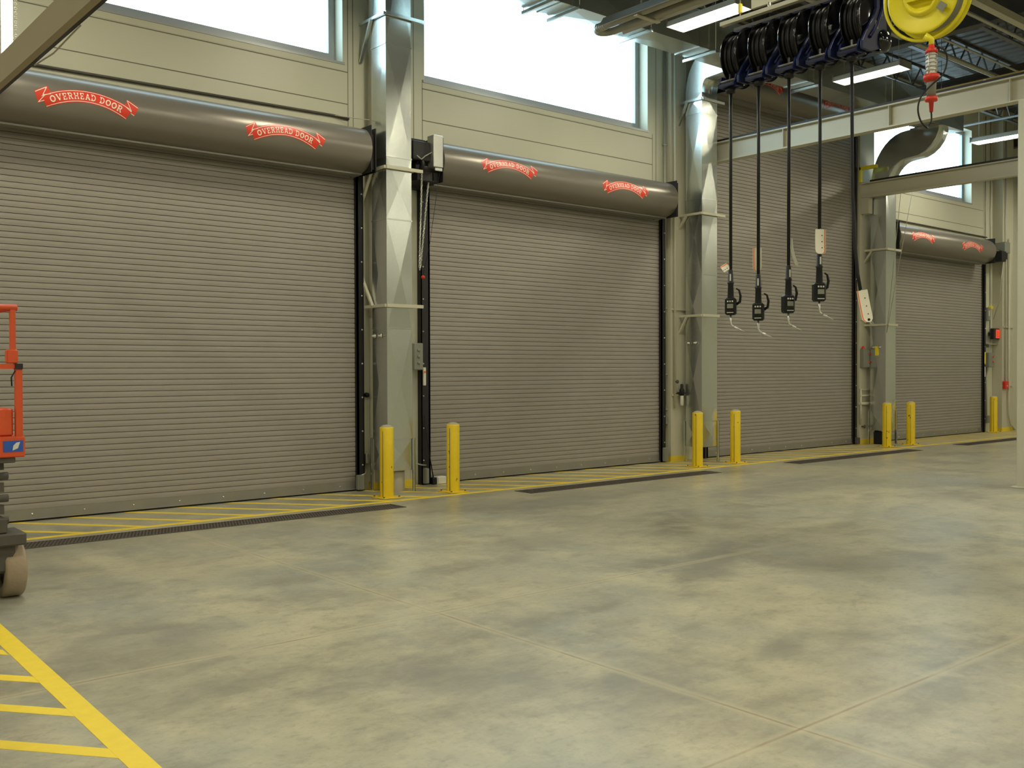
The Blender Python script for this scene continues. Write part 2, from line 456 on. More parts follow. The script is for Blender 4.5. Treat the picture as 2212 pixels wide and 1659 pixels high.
w = MB().box(WX0 - 0.2, WX0, YB, WT, 0, ZC).build('wall_left', 'wall'); w['kind'] = 'structure'
w = MB().box(WX0 - 0.2, WX1 + 0.2, YB - 0.2, YB, 0, ZC).build('wall_back', 'wall'); w['kind'] = 'structure'
w = MB().box(WX0 - 0.2, WX1 + 0.2, YB - 0.2, WT, -0.2, 0).build('floor', 'floor'); w['kind'] = 'structure'
w = MB().box(WX0 - 0.2, WX1 + 0.2, YB - 0.2, WT, ZC, ZC + 0.15).build('ceiling', 'deck'); w['kind'] = 'structure'

# panel seams in the front wall: thin recessed-looking joints as narrow trim strips
tn = 0
def trim(mb, m='seam'):
    global tn
    tn += 1
    o = mb.build('trim_%d' % tn, m); o['kind'] = 'structure'; return o
SEAM = 0.006
for (a, b, zs) in [(-1.0, 6.95, (5.67, 5.24, 4.98)), (8.17, 13.05, (5.67, 5.22)), (20.2, 25.6, (5.67, 5.22))]:
    for z in zs:
        if z == 4.98: continue
        trim(MB().box(a, b, -0.0015, 0.0, z - SEAM, z + SEAM))
for x, z0, z1 in [(6.95, 4.8, 8.2), (7.03, 4.8, 8.2), (8.17, 4.8, 5.8), (8.02, 4.9, 8.2), (13.05, 4.85, 5.75), (13.14, 4.85, 8.2), (25.62, 0.0, 8.2), (14.1, 7.3, 8.2), (19.5, 7.3, 8.2)]:
    trim(MB().box(x - 0.005, x + 0.005, -0.0015, 0.0, z0, z1))

# windows
for i, (a, b) in enumerate(WIN):
    e = bpy.data.objects.new('window_%d' % (i + 1), None); COL.objects.link(e); e.location = (a, 0.2, WZ0); ORG[e.name] = Vector((a, 0.2, WZ0)); e['kind'] = 'structure'
    fr = MB(); y0, y1 = 0.20, 0.27
    fr.box(a, b, y0, y1, WZ0, WZ0 + 0.15); fr.box(a, b, y0, y1, WZ1 - 0.09, WZ1)
    fr.box(a, a + 0.08, y0, y1, WZ0 + 0.15, WZ1 - 0.09); fr.box(b - 0.10, b, y0, y1, WZ0 + 0.15, WZ1 - 0.09)
    fr.build('window_frame', 'frame', e)
    MB().box(a - 0.03, b + 0.03, -0.012, 0.19, WZ0 - 0.03, WZ0 + 0.004).build('window_sill', 'frame', e)
    MB().box(a - 0.04, b + 0.04, -0.004, 0.002, WZ0 - 0.105, WZ0 - 0.03).build('flashing', 'wall', e)
    MB().box(a + 0.07, b - 0.09, 0.235, 0.241, WZ0 + 0.14, WZ1 - 0.08).build('window_pane', 'glass', e)

# ------------------------------------------------------------------ roller doors with their hoods and banner decals
HR = 0.295; HCY = -0.32
def hood_point(x, s, zc, off=0.0):
    a = s / HR; r = HR + off
    return Vector((x, HCY - r * math.cos(a), zc + r * math.sin(a)))

def strip(mb, top, bot, mp, nv=4):
    """quad strip between two polylines in banner space, subdivided nv times"""
    def dens(pl, k):
        return [(a[0] + (b[0] - a[0]) * i / k, a[1] + (b[1] - a[1]) * i / k) for a, b in zip(pl, pl[1:]) for i in range(k)] + [pl[-1]]
    if len(top) == 2 and nv > 1: top, bot = dens(top, 8), dens(bot, 8)
    n = len(top)
    vs = [mp(t[0] + (b[0] - t[0]) * k / nv, t[1] + (b[1] - t[1]) * k / nv) for t, b in zip(top, bot) for k in range(nv + 1)]
    fs = [(i * (nv + 1) + k, i * (nv + 1) + k + 1, (i + 1) * (nv + 1) + k + 1, (i + 1) * (nv + 1) + k) for i in range(n - 1) for k in range(nv)]
    mb.add(vs, fs, True)

LETTERS = {  # strokes on a 1-high box: (polyline, thickness); serifs are short horizontal strokes
    'O': (0.86, [([(0.43 + 0.34 * math.cos(a * PI / 8), 0.5 + 0.41 * math.sin(a * PI / 8)) for a in range(17)], 0.17)]),
    'V': (0.86, [([(0.14, 0.95), (0.43, 0.05)], 0.17), ([(0.43, 0.05), (0.72, 0.95)], 0.13), ([(0.0, 0.95), (0.3, 0.95)], 0.11), ([(0.56, 0.95), (0.86, 0.95)], 0.11)]),
    'E': (0.72, [([(0.17, 0), (0.17, 1)], 0.17), ([(0.02, 0.06), (0.66, 0.06)], 0.12), ([(0.02, 0.94), (0.64, 0.94)], 0.12), ([(0.17, 0.5), (0.5, 0.5)], 0.12), ([(0.62, 0.0), (0.62, 0.26)], 0.1), ([(0.6, 0.74), (0.6, 1.0)], 0.1), ([(0.48, 0.38), (0.48, 0.62)], 0.08)]),
    'R': (0.84, [([(0.18, 0), (0.18, 1)], 0.17), ([(0.02, 0.06), (0.34, 0.06)], 0.12), ([(0.02, 0.94), (0.45, 0.94), (0.6, 0.88), (0.66, 0.72), (0.6, 0.56), (0.45, 0.5), (0.18, 0.5)], 0.13), ([(0.45, 0.48), (0.68, 0.05)], 0.16), ([(0.6, 0.06), (0.84, 0.06)], 0.12)]),
    'H': (0.86, [([(0.18, 0), (0.18, 1)], 0.16), ([(0.68, 0), (0.68, 1)], 0.16), ([(0.18, 0.5), (0.68, 0.5)], 0.12)] + [([(x, z), (x + 0.32, z)], 0.11) for x in (0.02, 0.52) for z in (0.055, 0.945)]),
    'A': (0.86, [([(0.14, 0.05), (0.43, 0.97)], 0.13), ([(0.43, 0.97), (0.72, 0.05)], 0.17), ([(0.26, 0.34), (0.6, 0.34)], 0.11), ([(0.0, 0.055), (0.28, 0.055)], 0.11), ([(0.58, 0.055), (0.86, 0.055)], 0.11)]),
    'D': (0.84, [([(0.18, 0), (0.18, 1)], 0.16), ([(0.02, 0.06), (0.4, 0.06), (0.62, 0.18), (0.7, 0.38), (0.7, 0.62), (0.62, 0.82), (0.4, 0.94), (0.02, 0.94)], 0.14)]),
}
def banner(parent, x0, width, zc, s0, label):
    """red ribbon banner lettered OVERHEAD DOOR, lying on the hood; x0 left tip, s0 height of the left tip along the curve"""
    k = width / 1.07
    def mapper(off):
        return lambda u, v: hood_point(x0 + u * k, s0 + v * k, zc, off)
    U0, U1 = 0.098, 0.965
    H = 0.067
    def mid(t, q):
        """point at t along the arch, q across it"""
        w = 2 * t - 1
        u = U0 + (U1 - U0) * t; v = 0.026 - 0.118 * w * w
        du = (U1 - U0); dv = -0.118 * 4 * w
        l = math.hypot(du, dv); return (u - dv / l * q, v + du / l * q)
    n = 26
    rib = MB(); mp = mapper(0.0022)
    strip(rib, [mid(i / n, H) for i in range(n + 1)], [mid(i / n, -H) for i in range(n + 1)], mp)
    mp0 = mapper(0.0014)
    # folded tails behind both ends
    strip(rib, [(0.0, 0.0), (0.128, 0.076)], [(0.043, -0.120), (0.115, -0.085)], mp0)
    strip(rib, [(0.128, 0.076), (0.165, 0.0)], [(0.09, -0.02), (0.12, -0.06)], mp0)
    strip(rib, [(0.955, 0.072), (1.07, 0.0)], [(0.915, -0.01), (1.02, -0.105)], mp0)
    strip(rib, [(0.915, 0.0), (0.955, 0.072)], [(0.93, -0.05), (0.99, -0.06)], mp0)
    b = rib.build('banner_ribbon', 'red', parent); b['label'] = label
    wt = MB(); mp2 = mapper(0.0036)
    def line(p, q, th, seg=2):
        (a, b_), (c, d) = p, q; l = math.hypot(c - a, d - b_) or 1e-6; nx, ny = -(d - b_) / l * th / 2, (c - a) / l * th / 2
        pts = [(a + (c - a) * i / seg, b_ + (d - b_) * i / seg) for i in range(seg + 1)]
        strip(wt, [(x + nx, y + ny) for x, y in pts], [(x - nx, y - ny) for x, y in pts], mp2, 1)
    for q in (0.055, -0.055):
        for i in range(n): line(mid(i / n, q), mid((i + 1) / n, q), 0.006, 1)
    for pts in ([(0.008, -0.008), (0.122, 0.06), (0.082, -0.03), (0.16, -0.006)], [(0.04, -0.108), (0.098, -0.082)], [(0.04, -0.11), (0.1, -0.03)],
                [(0.945, 0.06), (1.058, -0.008)], [(0.945, 0.06), (0.99, -0.06), (0.925, -0.01)], [(1.022, -0.094), (0.985, -0.075)]):
        for p, q in zip(pts, pts[1:]): line(p, q, 0.007, 3)
    b = wt.build('banner_outline', 'decalwhite', parent)
    tx = MB(); mp3 = mapper(0.0038)
    text = 'OVERHEAD DOOR'; hgt = 0.068
    adv = [LETTERS[c][0] + 0.16 if c != ' ' else 0.5 for c in text]
    tot = sum(adv); span = 0.86; ux = span / tot     # fraction of t per unit letter width
    t = 0.065
    for c, a in zip(text, adv):
        if c != ' ':
            for pl, th in LETTERS[c][1]:
                for (p, q) in zip(pl, pl[1:]):
                    l = math.hypot(q[0] - p[0], q[1] - p[1]) or 1e-6
                    ex = (q[0] - p[0]) / l * th * 0.3; ey = (q[1] - p[1]) / l * th * 0.3 if len(pl) > 2 else 0
                    if len(pl) == 2: ex = 0
                    nx, ny = -(q[1] - p[1]) / l * th / 2, (q[0] - p[0]) / l * th / 2
                    P0, P1 = (p[0] - ex, p[1] - ey), (q[0] + ex, q[1] + ey)
                    def W(pt): return mid(t + pt[0] * ux, (pt[1] - 0.5) * hgt)
                    quad = [W((P0[0] + nx, P0[1] + ny)), W((P1[0] + nx, P1[1] + ny)), W((P1[0] - nx, P1[1] - ny)), W((P0[0] - nx, P0[1] - ny))]
                    tx.add([mp3(*z) for z in quad], [(0, 1, 2, 3)])
        t += a * ux
    b = tx.build('banner_lettering', 'decalwhite', parent)
    b['label'] = 'white slab lettering OVERHEAD DOOR'

PITCH = 0.0672
def roller_door(n, x0, x1, zt, label, banners, guide_l=0.11, guide_r=0.11, hood_l=None, hood_r=None):
    dz = zt - 4.30; zc = 4.55 + dz
    e = empty('door_%d' % n, ((x0 + x1) / 2, 0, 0), label, 'roller door', None, 'structure')
    # slatted curtain
    prof = []
    z = 0.13; top = zt + 0.12
    while z < top:
        prof += [(-0.026, z), (-0.0405, z + 0.003), (-0.0425, z + 0.033), (-0.0410, z + 0.0615), (-0.026, z + 0.0645)]
        z += PITCH
    poly = prof + [(-0.012, z), (-0.012, 0.13)]
    mb = MB()
    n_ = len(poly)
    vs = [(x0 - 0.02, u, v) for u, v in poly] + [(x1 + 0.02, u, v) for u, v in poly]
    mb.add(vs, [(i, (i + 1) % n_, n_ + (i + 1) % n_, n_ + i) for i in range(n_)])
    mb.build('slatted_curtain', 'slat', e)
    bb = MB().box(x0 - 0.01, x1 + 0.01, -0.048, -0.012, 0.025, 0.132); bb.box(x0 - 0.01, x1 + 0.01, -0.075, -0.012, 0.02, 0.03)
    b = bb.build('bottom_bar', 'slat_bar', e)
    x = x0 + 0.3
    while x < x1:
        MB().lathe((x, -0.048, 0.075), (0, -1, 0), [(0, 0.011), (0.006, 0.010), (0.008, 0)], 8).build('bolt', 'steel', b); x += 0.55
    MB().box(x0, x1, -0.05, -0.01, 0.0, 0.022).build('rubber_seal', 'rubber', e)
    # side guides
    for side, xa, gw in ((-1, x0, guide_l), (1, x1, guide_r)):
        xo = xa + side * gw
        g = MB().box(min(xa, xo), max(xa, xo), -0.022, 0.0, 0, zt); 
        g.box(min(xa, xa + side * 0.03), max(xa, xa + side * 0.03), -0.10, 0.0, 0, zt)
        g.box(min(xo, xo - side * 0.012), max(xo, xo - side * 0.012), -0.10, -0.02, 0, zt)
        g.box(min(xa, xo), max(xa, xo), -0.10, -0.088, 0, zt)
        gg = g.build('side_guide', 'black', e)
        for k in range(9):
            MB().lathe((xo - side * 0.03, -0.10, 0.35 + k * 0.46), (0, -1, 0), [(0, 0.012), (0.008, 0.011), (0.011, 0)], 8).build('guide_bolt', 'steel', gg)
    # hood
    hl = x0 - 0.10 if hood_l is None else hood_l; hr = x1 + 0.10 if hood_r is None else hood_r
    out = [(0.0 - 0.002, zc + HR), (HCY, zc + HR)] + [(HCY - HR * math.sin(a), zc + HR * math.cos(a)) for a in [PI * i / 28 for i in range(1, 28)]] + [(HCY, zc - HR), (-0.19, zc - HR), (-0.19, zc - HR - 0.028), (-0.165, zc - HR - 0.028)]
    inn = [(-0.165, zc - HR + 0.02), (HCY, zc - HR + 0.015)] + [(HCY - (HR - 0.012) * math.sin(a), zc + (HR - 0.012) * math.cos(a)) for a in [PI * (28 - i) / 28 for i in range(1, 28)]] + [(HCY, zc + HR - 0.012), (-0.002, zc + HR - 0.012)]
    hb = MB(); poly = out + inn; n_ = len(poly)
    vs = [(hl, u, v) for u, v in poly] + [(hr, u, v) for u, v in poly]
    hb.add(vs, [(i, (i + 1) % n_, n_ + (i + 1) % n_, n_ + i) for i in range(n_)], True)
    h = hb.build('hood', 'hood', e)
    es = h.modifiers.new('edges', 'EDGE_SPLIT'); es.split_angle = math.radians(40)
    MB().box(hl, hr, HCY - 0.03, -0.17, zc - HR - 0.022, zc - HR).build('hood_edge_strip', 'slat_bar', e)
    ends = MB()
    for xx, sg in ((hl, 1), (hr, -1)):
        ends.prism([(HCY - HR * math.sin(a) * 0.995, zc + HR * math.cos(a) * 0.995) for a in [PI * i / 20 for i in range(21)]] + [(-0.003, zc - HR), (-0.003, zc + HR)], 'x', xx + sg * 0.002, xx + sg * 0.006)
    ends.build('hood_end', 'hood', e)
    for xx, sg in ((hl, -1), (hr, 1)):
        p = MB().box(min(xx, xx + sg * 0.012), max(xx, xx + sg * 0.012), -0.58, -0.0, zc - 0.305, zc + 0.305)
        p.box(min(xx + sg * 0.115, xx + sg * 0.13), max(xx + sg * 0.115, xx + sg * 0.13), -0.50, 0.0, zc - 0.29, zc + 0.29)
        p.box(min(xx, xx + sg * 0.12), max(xx, xx + sg * 0.12), -0.46, 0.0, zc - 0.25, zc + 0.22)
        p.build('end_bracket', 'black', e)
    # barrel seen in the slot under the hood
    MB().cyl((hl + 0.02, -0.22, zc), (hr - 0.02, -0.22, zc), 0.15, 20).build('barrel', 'slat', e)
    for (bx, s0, lab) in banners: banner(h, bx, 1.08, zc, s0, lab)
    return e
roller_door(1, *DOORS[0], 'grey slatted roller door furthest left, behind the orange lift, with a rounded hood',
            [(2.84, 0.015, 'red ribbon banner on the left of this hood'), (5.18, 0.01, 'red ribbon banner on the right of this hood')], hood_r=6.95)
roller_door(2, *DOORS[1], 'grey slatted roller door between the first two metal duct columns',
            [(8.76, 0.065, 'red ribbon banner near the motor end'), (11.20, 0.04, 'red ribbon banner near the right end')], guide_l=0.15, hood_r=13.02)
roller_door(3, *DOORS[2], 'extra tall grey roller door behind the hanging black hoses',
            [(14.99, 0.05, 'red ribbon banner above the left hoses'), (17.38, 0.05, 'red ribbon banner above the right hoses')], hood_r=19.20)
roller_door(4, *DOORS[3], 'grey slatted roller door furthest right, smallest in view, beside the far wall',
            [(20.84, 0.06, 'red ribbon banner on the left half of the far hood'), (23.20, 0.03, 'red ribbon banner on the right end of the far hood')], hood_r=24.98)

# ------------------------------------------------------------------ floor markings and drains
def quad_marks(quads, lift=0.0):
    mb = MB()
    for k, q in enumerate(quads):
        z0, z1 = 0.0, 0.0012 + lift
        n = len(q)
        vs = [(x, y, z0 - 0.001) for x, y in q] + [(x, y, z1) for x, y in q]
        mb.add(vs, [tuple(range(n))[::-1], tuple(range(n, 2 * n))] + [(i, (i + 1) % n, n + (i + 1) % n, n + i) for i in range(n)])
    return mb
e = empty('hatched_floor_marking', (12, -0.7, 0), 'yellow diagonal striping painted on the floor along the foot of the roller doors', 'floor marking')
quad_marks([[(1.2, -1.35), (29.5, -1.27), (29.5, -1.17), (1.2, -1.25)]], 0.0006).build('border_line', 'line', e)
quad_marks([[(a, -0.10), (b, -0.10), (b, -0.03), (a, -0.03)] for a, b in ((7.16, 8.05), (13.3, 14.3), (19.5, 20.35), (25.6, 29.5))]).build('wall_line', 'line', e)
x = 0.82
hq = []
while x < 28:
    yt = -0.055 if any(a < x < b for a, b, _ in DOORS) else -0.11
    hq.append([(x, yt), (x + 0.115, yt), (x + 1.115, -1.27), (x + 1.0, -1.27)]); x += 0.615
quad_marks(hq).build('diagonal_stripes', 'line', e)
e = empty('hatched_floor_marking', (1.2, -6.5, 0), 'broad yellow striped lane marking on the floor in the lower left corner', 'floor marking')
quad_marks([[(1.46, -4.3), (1.575, -4.3), (1.465, -9.6), (1.36, -9.6)]], 0.0006).build('border_line', 'line', e)
hq = []
for k in range(9):
    y = -4.73 - 0.67 * k
    hq.append([(0.2, y + 1.44), (0.2, y + 1.58), (1.43, y + 0.06), (1.43, y - 0.08)])
quad_marks(hq).build('diagonal_stripes', 'line', e)

for i, (a, b, lab) in enumerate([(1.9, 6.62, 'long dark drain grating in the floor before the leftmost roller door'), (8.6, 12.6, 'dark drain grating in the floor before the second roller door'),
                                (14.75, 19.0, 'dark drain grating in the floor before the tall third roller door'), (20.9, 25.3, 'dark drain grating in the floor before the far right roller door')]):
    e = empty('drain_grating', ((a + b) / 2, -1.68, 0), lab, 'floor drain', 'drain gratings along the doors')
    ya, yb = -1.86, -1.52
    MB().box(a, b, ya, yb, 0.0, 0.001).build('channel', 'pit_shade', e)  # flat dark plate paints the shade of the pit; floor has no hole
    fr = MB(); fr.box(a, b, ya, ya + 0.018, 0, 0.006); fr.box(a, b, yb - 0.018, yb, 0, 0.006); fr.box(a, a + 0.018, ya, yb, 0, 0.006); fr.box(b - 0.018, b, ya, yb, 0, 0.006)
    fr.build('frame', 'grate', e)
    gb = MB(); x = a + 0.03
    while x < b - 0.14:
        gb.bar((x, ya + 0.018, 0.003), (x + 0.12, yb - 0.018, 0.003), 0.012, 0.004); x += 0.034
    for y in (-1.77, -1.69, -1.61): gb.box(a + 0.018, b - 0.018, y - 0.006, y + 0.006, 0.001, 0.0045)
    gb.build('bars', 'grate', e)

# ------------------------------------------------------------------ bollards
def make_bollard(x, y, label):
    e = empty('bollard', (x, y, 0), label, 'bollard', 'yellow bollards by the roller doors')
    r = 0.089; h = 0.915
    MB().lathe((x, y, 0.012), (0, 0, 1), [(0, r), (h - 0.03, r), (h - 0.018, r - 0.004), (h - 0.018, 0)], 32).build('post', 'bollard', e)
    MB().lathe((x, y, 0.012), (0, 0, 1), [(h - 0.022, r - 0.006), (h - 0.008, r - 0.02), (h + 0.008, r * 0.5), (h + 0.014, 0)], 32).build('concrete_cap', 'concrete', e)
    MB().bbox(x - 0.15, x + 0.15, y - 0.15, y + 0.15, 0.0015, 0.014, 0.003).build('base_plate', 'yellow', e)
    MB().tube([(x - r * 0.93, y - r * 0.42, 0.02), (x - r * 0.93, y - r * 0.42, 0.86)], 0.004, 6).build('weld_seam', 'grate', e)
    for sx in (-1, 1):
        for sy in (-1, 1):
            MB().lathe((x + sx * 0.115, y + sy * 0.115, 0.014), (0, 0, 1), [(0, 0.013), (0.014, 0.013), (0.014, 0)], 6).build('anchor_bolt', 'grate', e)
    return e
BOL = [(6.93, -0.95, 'yellow bollard in front of the first duct column, left of a pair'), (7.94, -1.02, 'yellow bollard before the left edge of the second roller door'),
       (13.07, -0.99, 'scuffed yellow bollard in front of the second duct column'), (14.08, -1.0, 'yellow bollard just right of the second duct, before the tall door'),
       (19.31, -0.90, 'yellow bollard in front of the third duct column'), (20.20, -0.95, 'yellow bollard before the left edge of the far roller door'),
       (25.62, -0.28, 'lone yellow bollard right of the far roller door')]
b0 = make_bollard(*BOL[0])
for x, y, lab in BOL[1:]:
    c = copy_tree(b0, (x, y, 0)); c['label'] = lab

# ------------------------------------------------------------------ ducts
def duct_box(mb, x0, x1, y0, y1, z0, z1, bulge=0.012, sides='xXyY'):
    """sheet metal section with cross-broken faces; bulging centres"""
    c = [(x0, y0), (x1, y0), (x1, y1), (x0, y1)]
    nrm = [(0, -1), (1, 0), (0, 1), (-1, 0)]
    for i in range(4):
        a, b = c[i], c[(i + 1) % 4]; nx, ny = nrm[i]
        mx, my = (a[0] + b[0]) / 2 + nx * bulge, (a[1] + b[1]) / 2 + ny * bulge
        vs = [(a[0], a[1], z0), (b[0], b[1], z0), (b[0], b[1], z1), (a[0], a[1], z1), (mx, my, (z0 + z1) / 2)]
        mb.add(vs, [(0, 1, 4), (1, 2, 4), (2, 3, 4), (3, 0, 4)])
def duct_column(x0, x1, joints, ztop, label, brace_z, elbow=None, zb=0.29, leg=True, spray=False):
    yF, yB = -0.60, -0.24
    e = empty('air_duct', ((x0 + x1) / 2, (yF + yB) / 2, 0), label, 'air duct', 'galvanised duct columns between the doors')
    js = [zb] + joints + [ztop]
    for k, (a, b) in enumerate(zip(js, js[1:])):
        mb = MB(); duct_box(mb, x0, x1, yF, yB, a, b, (0.020, 0.016, 0.022, -0.014, 0.018, 0.014, 0.016)[k % 7])
        if k == 0: mb.add([(x0, yF, a), (x1, yF, a), (x1, yB, a), (x0, yB, a)], [(0, 1, 2, 3)])
        mb.build('duct_section', 'galv_spray' if spray and k < 2 else 'galv', e)
    for z in joints:
        r = MB(); t = 0.007
        r.box(x0 - t, x1 + t, yF - t, yF, z - 0.009, z + 0.009); r.box(x0 - t, x1 + t, yB, yB + t, z - 0.009, z + 0.009)
        r.box(x0 - t, x0, yF, yB, z - 0.009, z + 0.009); r.box(x1, x1 + t, yF, yB, z - 0.009, z + 0.009)
        r.build('joint_flange', 'galv', e)
    for z, long_, dg in brace_z:
        b = MB()
        b.box(x0 - 0.02, x1 + long_, yF - 0.045, yF - 0.018, z - 0.022, z + 0.022)
        b.box(x0 - 0.045, x0 - 0.018, yF - 0.02, -0.001, z - 0.02, z + 0.02)
        b.box(x1 + 0.018, x1 + 0.045, yF - 0.02, -0.001, z - 0.02, z + 0.02)
        if dg: b.bar((x0 - 0.035, yF + 0.30, z + 0.0), (x0 - 0.035, -0.02, z + dg), 0.03, 0.04, (1, 0, 0))
        b.build('wall_brace', 'cream' if z < 6 else 'galv', e)
    if leg:
        l = MB().box(x1 - 0.012, x1 + 0.018, yF - 0.035, yF - 0.008, 0, 0.72); l.box(x1 + 0.010, x1 + 0.018, yF - 0.035, yF + 0.02, 0, 0.72)
        l.build('support_leg', 'galv', e)
        l = MB().box(x0 - 0.018, x0 + 0.012, yB + 0.01, yB + 0.035, 0, 0.72); l.build('support_leg', 'galv', e)
    # gauge knobs on the left face
    for yy in (-0.32, -0.47):
        MB().lathe((x0 - 0.012, yy, 2.10), (-1, 0, 0), [(0, 0.03), (0.012, 0.03), (0.02, 0.016), (0.05, 0.014), (0.052, 0)], 14).build('test_port', 'steel', e)
    if elbow: elbow(e, x0, x1, yF, yB, ztop)
    return e
def profile_duct(mb, x0, x1, A, B):
    """ribbon duct: side outlines A (outer) and B (inner) as (y,z) lists"""
    n = len(A)
    for i in range(n - 1):
        vs = [(x, *p) for x in (x0, x1) for p in (A[i], A[i + 1], B[i + 1], B[i])]
        mb.add(vs, [(0, 1, 5, 4), (2, 3, 7, 6)], True)
        mb.add([vs[0], vs[1], vs[2], vs[3]], [(0, 1, 2, 3)]); mb.add([vs[4], vs[5], vs[6], vs[7]], [(3, 2, 1, 0)])
def elbow_out(e, x0, x1, yF, yB, zt):
    n = 10; cy, cz = yF - 0.10, zt
    A = [(cy + (yB - cy) * math.cos(a), cz + 0.70 * math.sin(a)) for a in [PI / 2 * i / n for i in range(n + 1)]]
    B = [(cy + 0.10 * math.cos(a), cz + 0.22 * math.sin(a)) for a in [PI / 2 * i / n for i in range(n + 1)]]
    mb = MB(); profile_duct(mb, x0, x1, A + [(-1.40, cz + 0.70)], B + [(-1.40, cz + 0.26)])
    mb.build('elbow', 'galv', e)
def s_bend(e, x0, x1, yF, yB, zt):
    n = 10
    A = [(-1.05 + 0.81 * math.cos(a), zt + 1.12 * math.sin(a)) for a in [PI / 2 * i / n for i in range(n + 1)]]
    B = [(-1.05 + 0.45 * math.cos(a), zt + 0.55 * math.sin(a)) for a in [PI / 2 * i / n for i in range(n + 1)]]
    z2 = zt + 1.12; zl = zt + 0.55
    A2 = [(-1.15 - 0.12 * math.sin(a), z2 + 0.12 * (1 - math.cos(a))) for a in [PI / 2 * i / 6 for i in range(1, 7)]]
    B2 = [(-1.15 - 0.62 * math.sin(a), zl + 0.62 * (1 - math.cos(a))) for a in [PI / 2 * i / 6 for i in range(1, 7)]]
    mb = MB(); profile_duct(mb, x0, x1, A + A2 + [(-1.27, 6.9)], B + B2 + [(-1.77, 6.9)])
    mb.build('offset_bend', 'galv', e)
duct_column(7.17, 7.57, [0.72, 2.20, 3.65, 4.48, 5.97], 8.25, 'tall square galvanised duct column between the first and second roller doors',
            [(6.35, 0.20, -0.52), (4.33, 0.16, -0.42), (2.50, 0.16, 0.42)])
duct_column(13.66, 14.08, [0.73, 2.20, 3.30, 4.62, 6.12], 6.47, 'galvanised duct column left of the tall door, elbowing outwards at the top',
            [(6.35, 0.16, -0.56), (4.36, 0.18, -0.34), (2.58, 0.02, -0.46)], elbow_out, 0.27, True, True)
duct_column(19.79, 20.20, [0.73, 2.55, 4.12], 5.52, 'galvanised duct column left of the far roller door, S-bend at its top',
            [(4.20, 0.16, -0.38), (2.58, 0.02, 0.40)], s_bend, 0.30, True, True)
# horizontal main duct above
e = empty('main_air_duct', (14, -1.65, 6.6), 'long horizontal galvanised duct hung under the roof in front of the wall', 'air duct')
xs = [7.9, 9.15, 10.6, 12.05, 13.5, 14.95, 16.4, 17.85, 19.3, 20.6]
y0, y1, z0, z1 = -1.88, -1.39, 6.60, 7.15
for k, (a, b) in enumerate(zip(xs, xs[1:])):
    mb = MB(); c = [(y0, z0), (y1, z0), (y1, z1), (y0, z1)]; nr = [(0, -1), (1, 0), (0, 1), (-1, 0)]
    for i in range(4):
        p, q = c[i], c[(i + 1) % 4]; ny, nz = nr[i]; bl = 0.012
        vs = [(a, *p), (b, *p), (b, *q), (a, *q), ((a + b) / 2, (p[0] + q[0]) / 2 + ny * bl, (p[1] + q[1]) / 2 + nz * bl)]
        mb.add(vs, [(0, 1, 4), (1, 2, 4), (2, 3, 4), (3, 0, 4)])
    if k in (0, len(xs) - 2):
        xx = a if k == 0 else b; mb.add([(xx, y0, z0), (xx, y1, z0), (xx, y1, z1), (xx, y0, z1)], [(0, 1, 2, 3)])
    mb.build('duct_section', 'galv', e)
for x in xs[1:-1]:
    r = MB(); t = 0.010
    r.box(x - 0.014, x + 0.014, y0 - t, y1 + t, z0 - t, z0); r.box(x - 0.014, x + 0.014, y0 - t, y1 + t, z1, z1 + t)
    r.box(x - 0.014, x + 0.014, y0 - t, y0, z0, z1); r.box(x - 0.014, x + 0.014, y1, y1 + t, z0, z1)
    r.build('joint_flange', 'galv', e)
for x in (8.95, 9.42, 10.86, 12.34, 15.2, 17.6, 19.5):
    r = MB(); r.box(x - 0.02, x + 0.02, -1.97, -1.30, z0 - 0.055, z0 - 0.013)
    for y in (-1.95, -1.32): r.cyl((x, y, z0 - 0.05), (x, y, ZC), 0.005, 6)
    r.build('trapeze_hanger', 'galv', e)

# round beige stub and small wall-side things at the first duct
single(MB().lathe((7.38, -0.42, 0), (0, 0, 1), [(0, 0.15), (0.27, 0.15), (0.285, 0.13), (0.285, 0)], 28), 'concrete_stub', 'concrete', 'short round beige stub under the foot of the first duct column', 'stub')

# ------------------------------------------------------------------ wall columns
def column(x0, x1, y0, lab, z1=ZC, base=True):
    e = empty('steel_column', ((x0 + x1) / 2, y0, 0), lab, 'column', 'cream steel columns against the door wall')
    mb = MB().box(x0, x1, y0, 0.0, 0, z1); mb.box(x0 - 0.008, x0 + 0.008, y0 - 0.006, 0.0, 0, z1); mb.box(x1 - 0.008, x1 + 0.008, y0 - 0.006, 0.0, 0, z1)
    mb.build('shaft', 'cream', e)
    MB().box(x0 - 0.02, x1 + 0.02, y0 - 0.012, 0, 0, 0.10).build('yellow_painted_foot', 'line', e)
    st = MB()
    for z in (1.18, 2.70): st.box(x0 + 0.01, x1 - 0.01, y0 - 0.03, y0, z - 0.015, z + 0.015)
    st.build('stiffener', 'cream', e)
    return e
column(7.27, 7.86, -0.12, 'cream steel column behind the first duct, between the first two doors')
column(13.40, 13.80, -0.12, 'cream steel column behind the second duct, left of the tall door')
column(19.56, 20.12, -0.12, 'cream steel column behind the third duct, right of the tall door')
column(26.15, 26.75, -0.25, 'cream steel column at the far end of the wall, right of the last door')

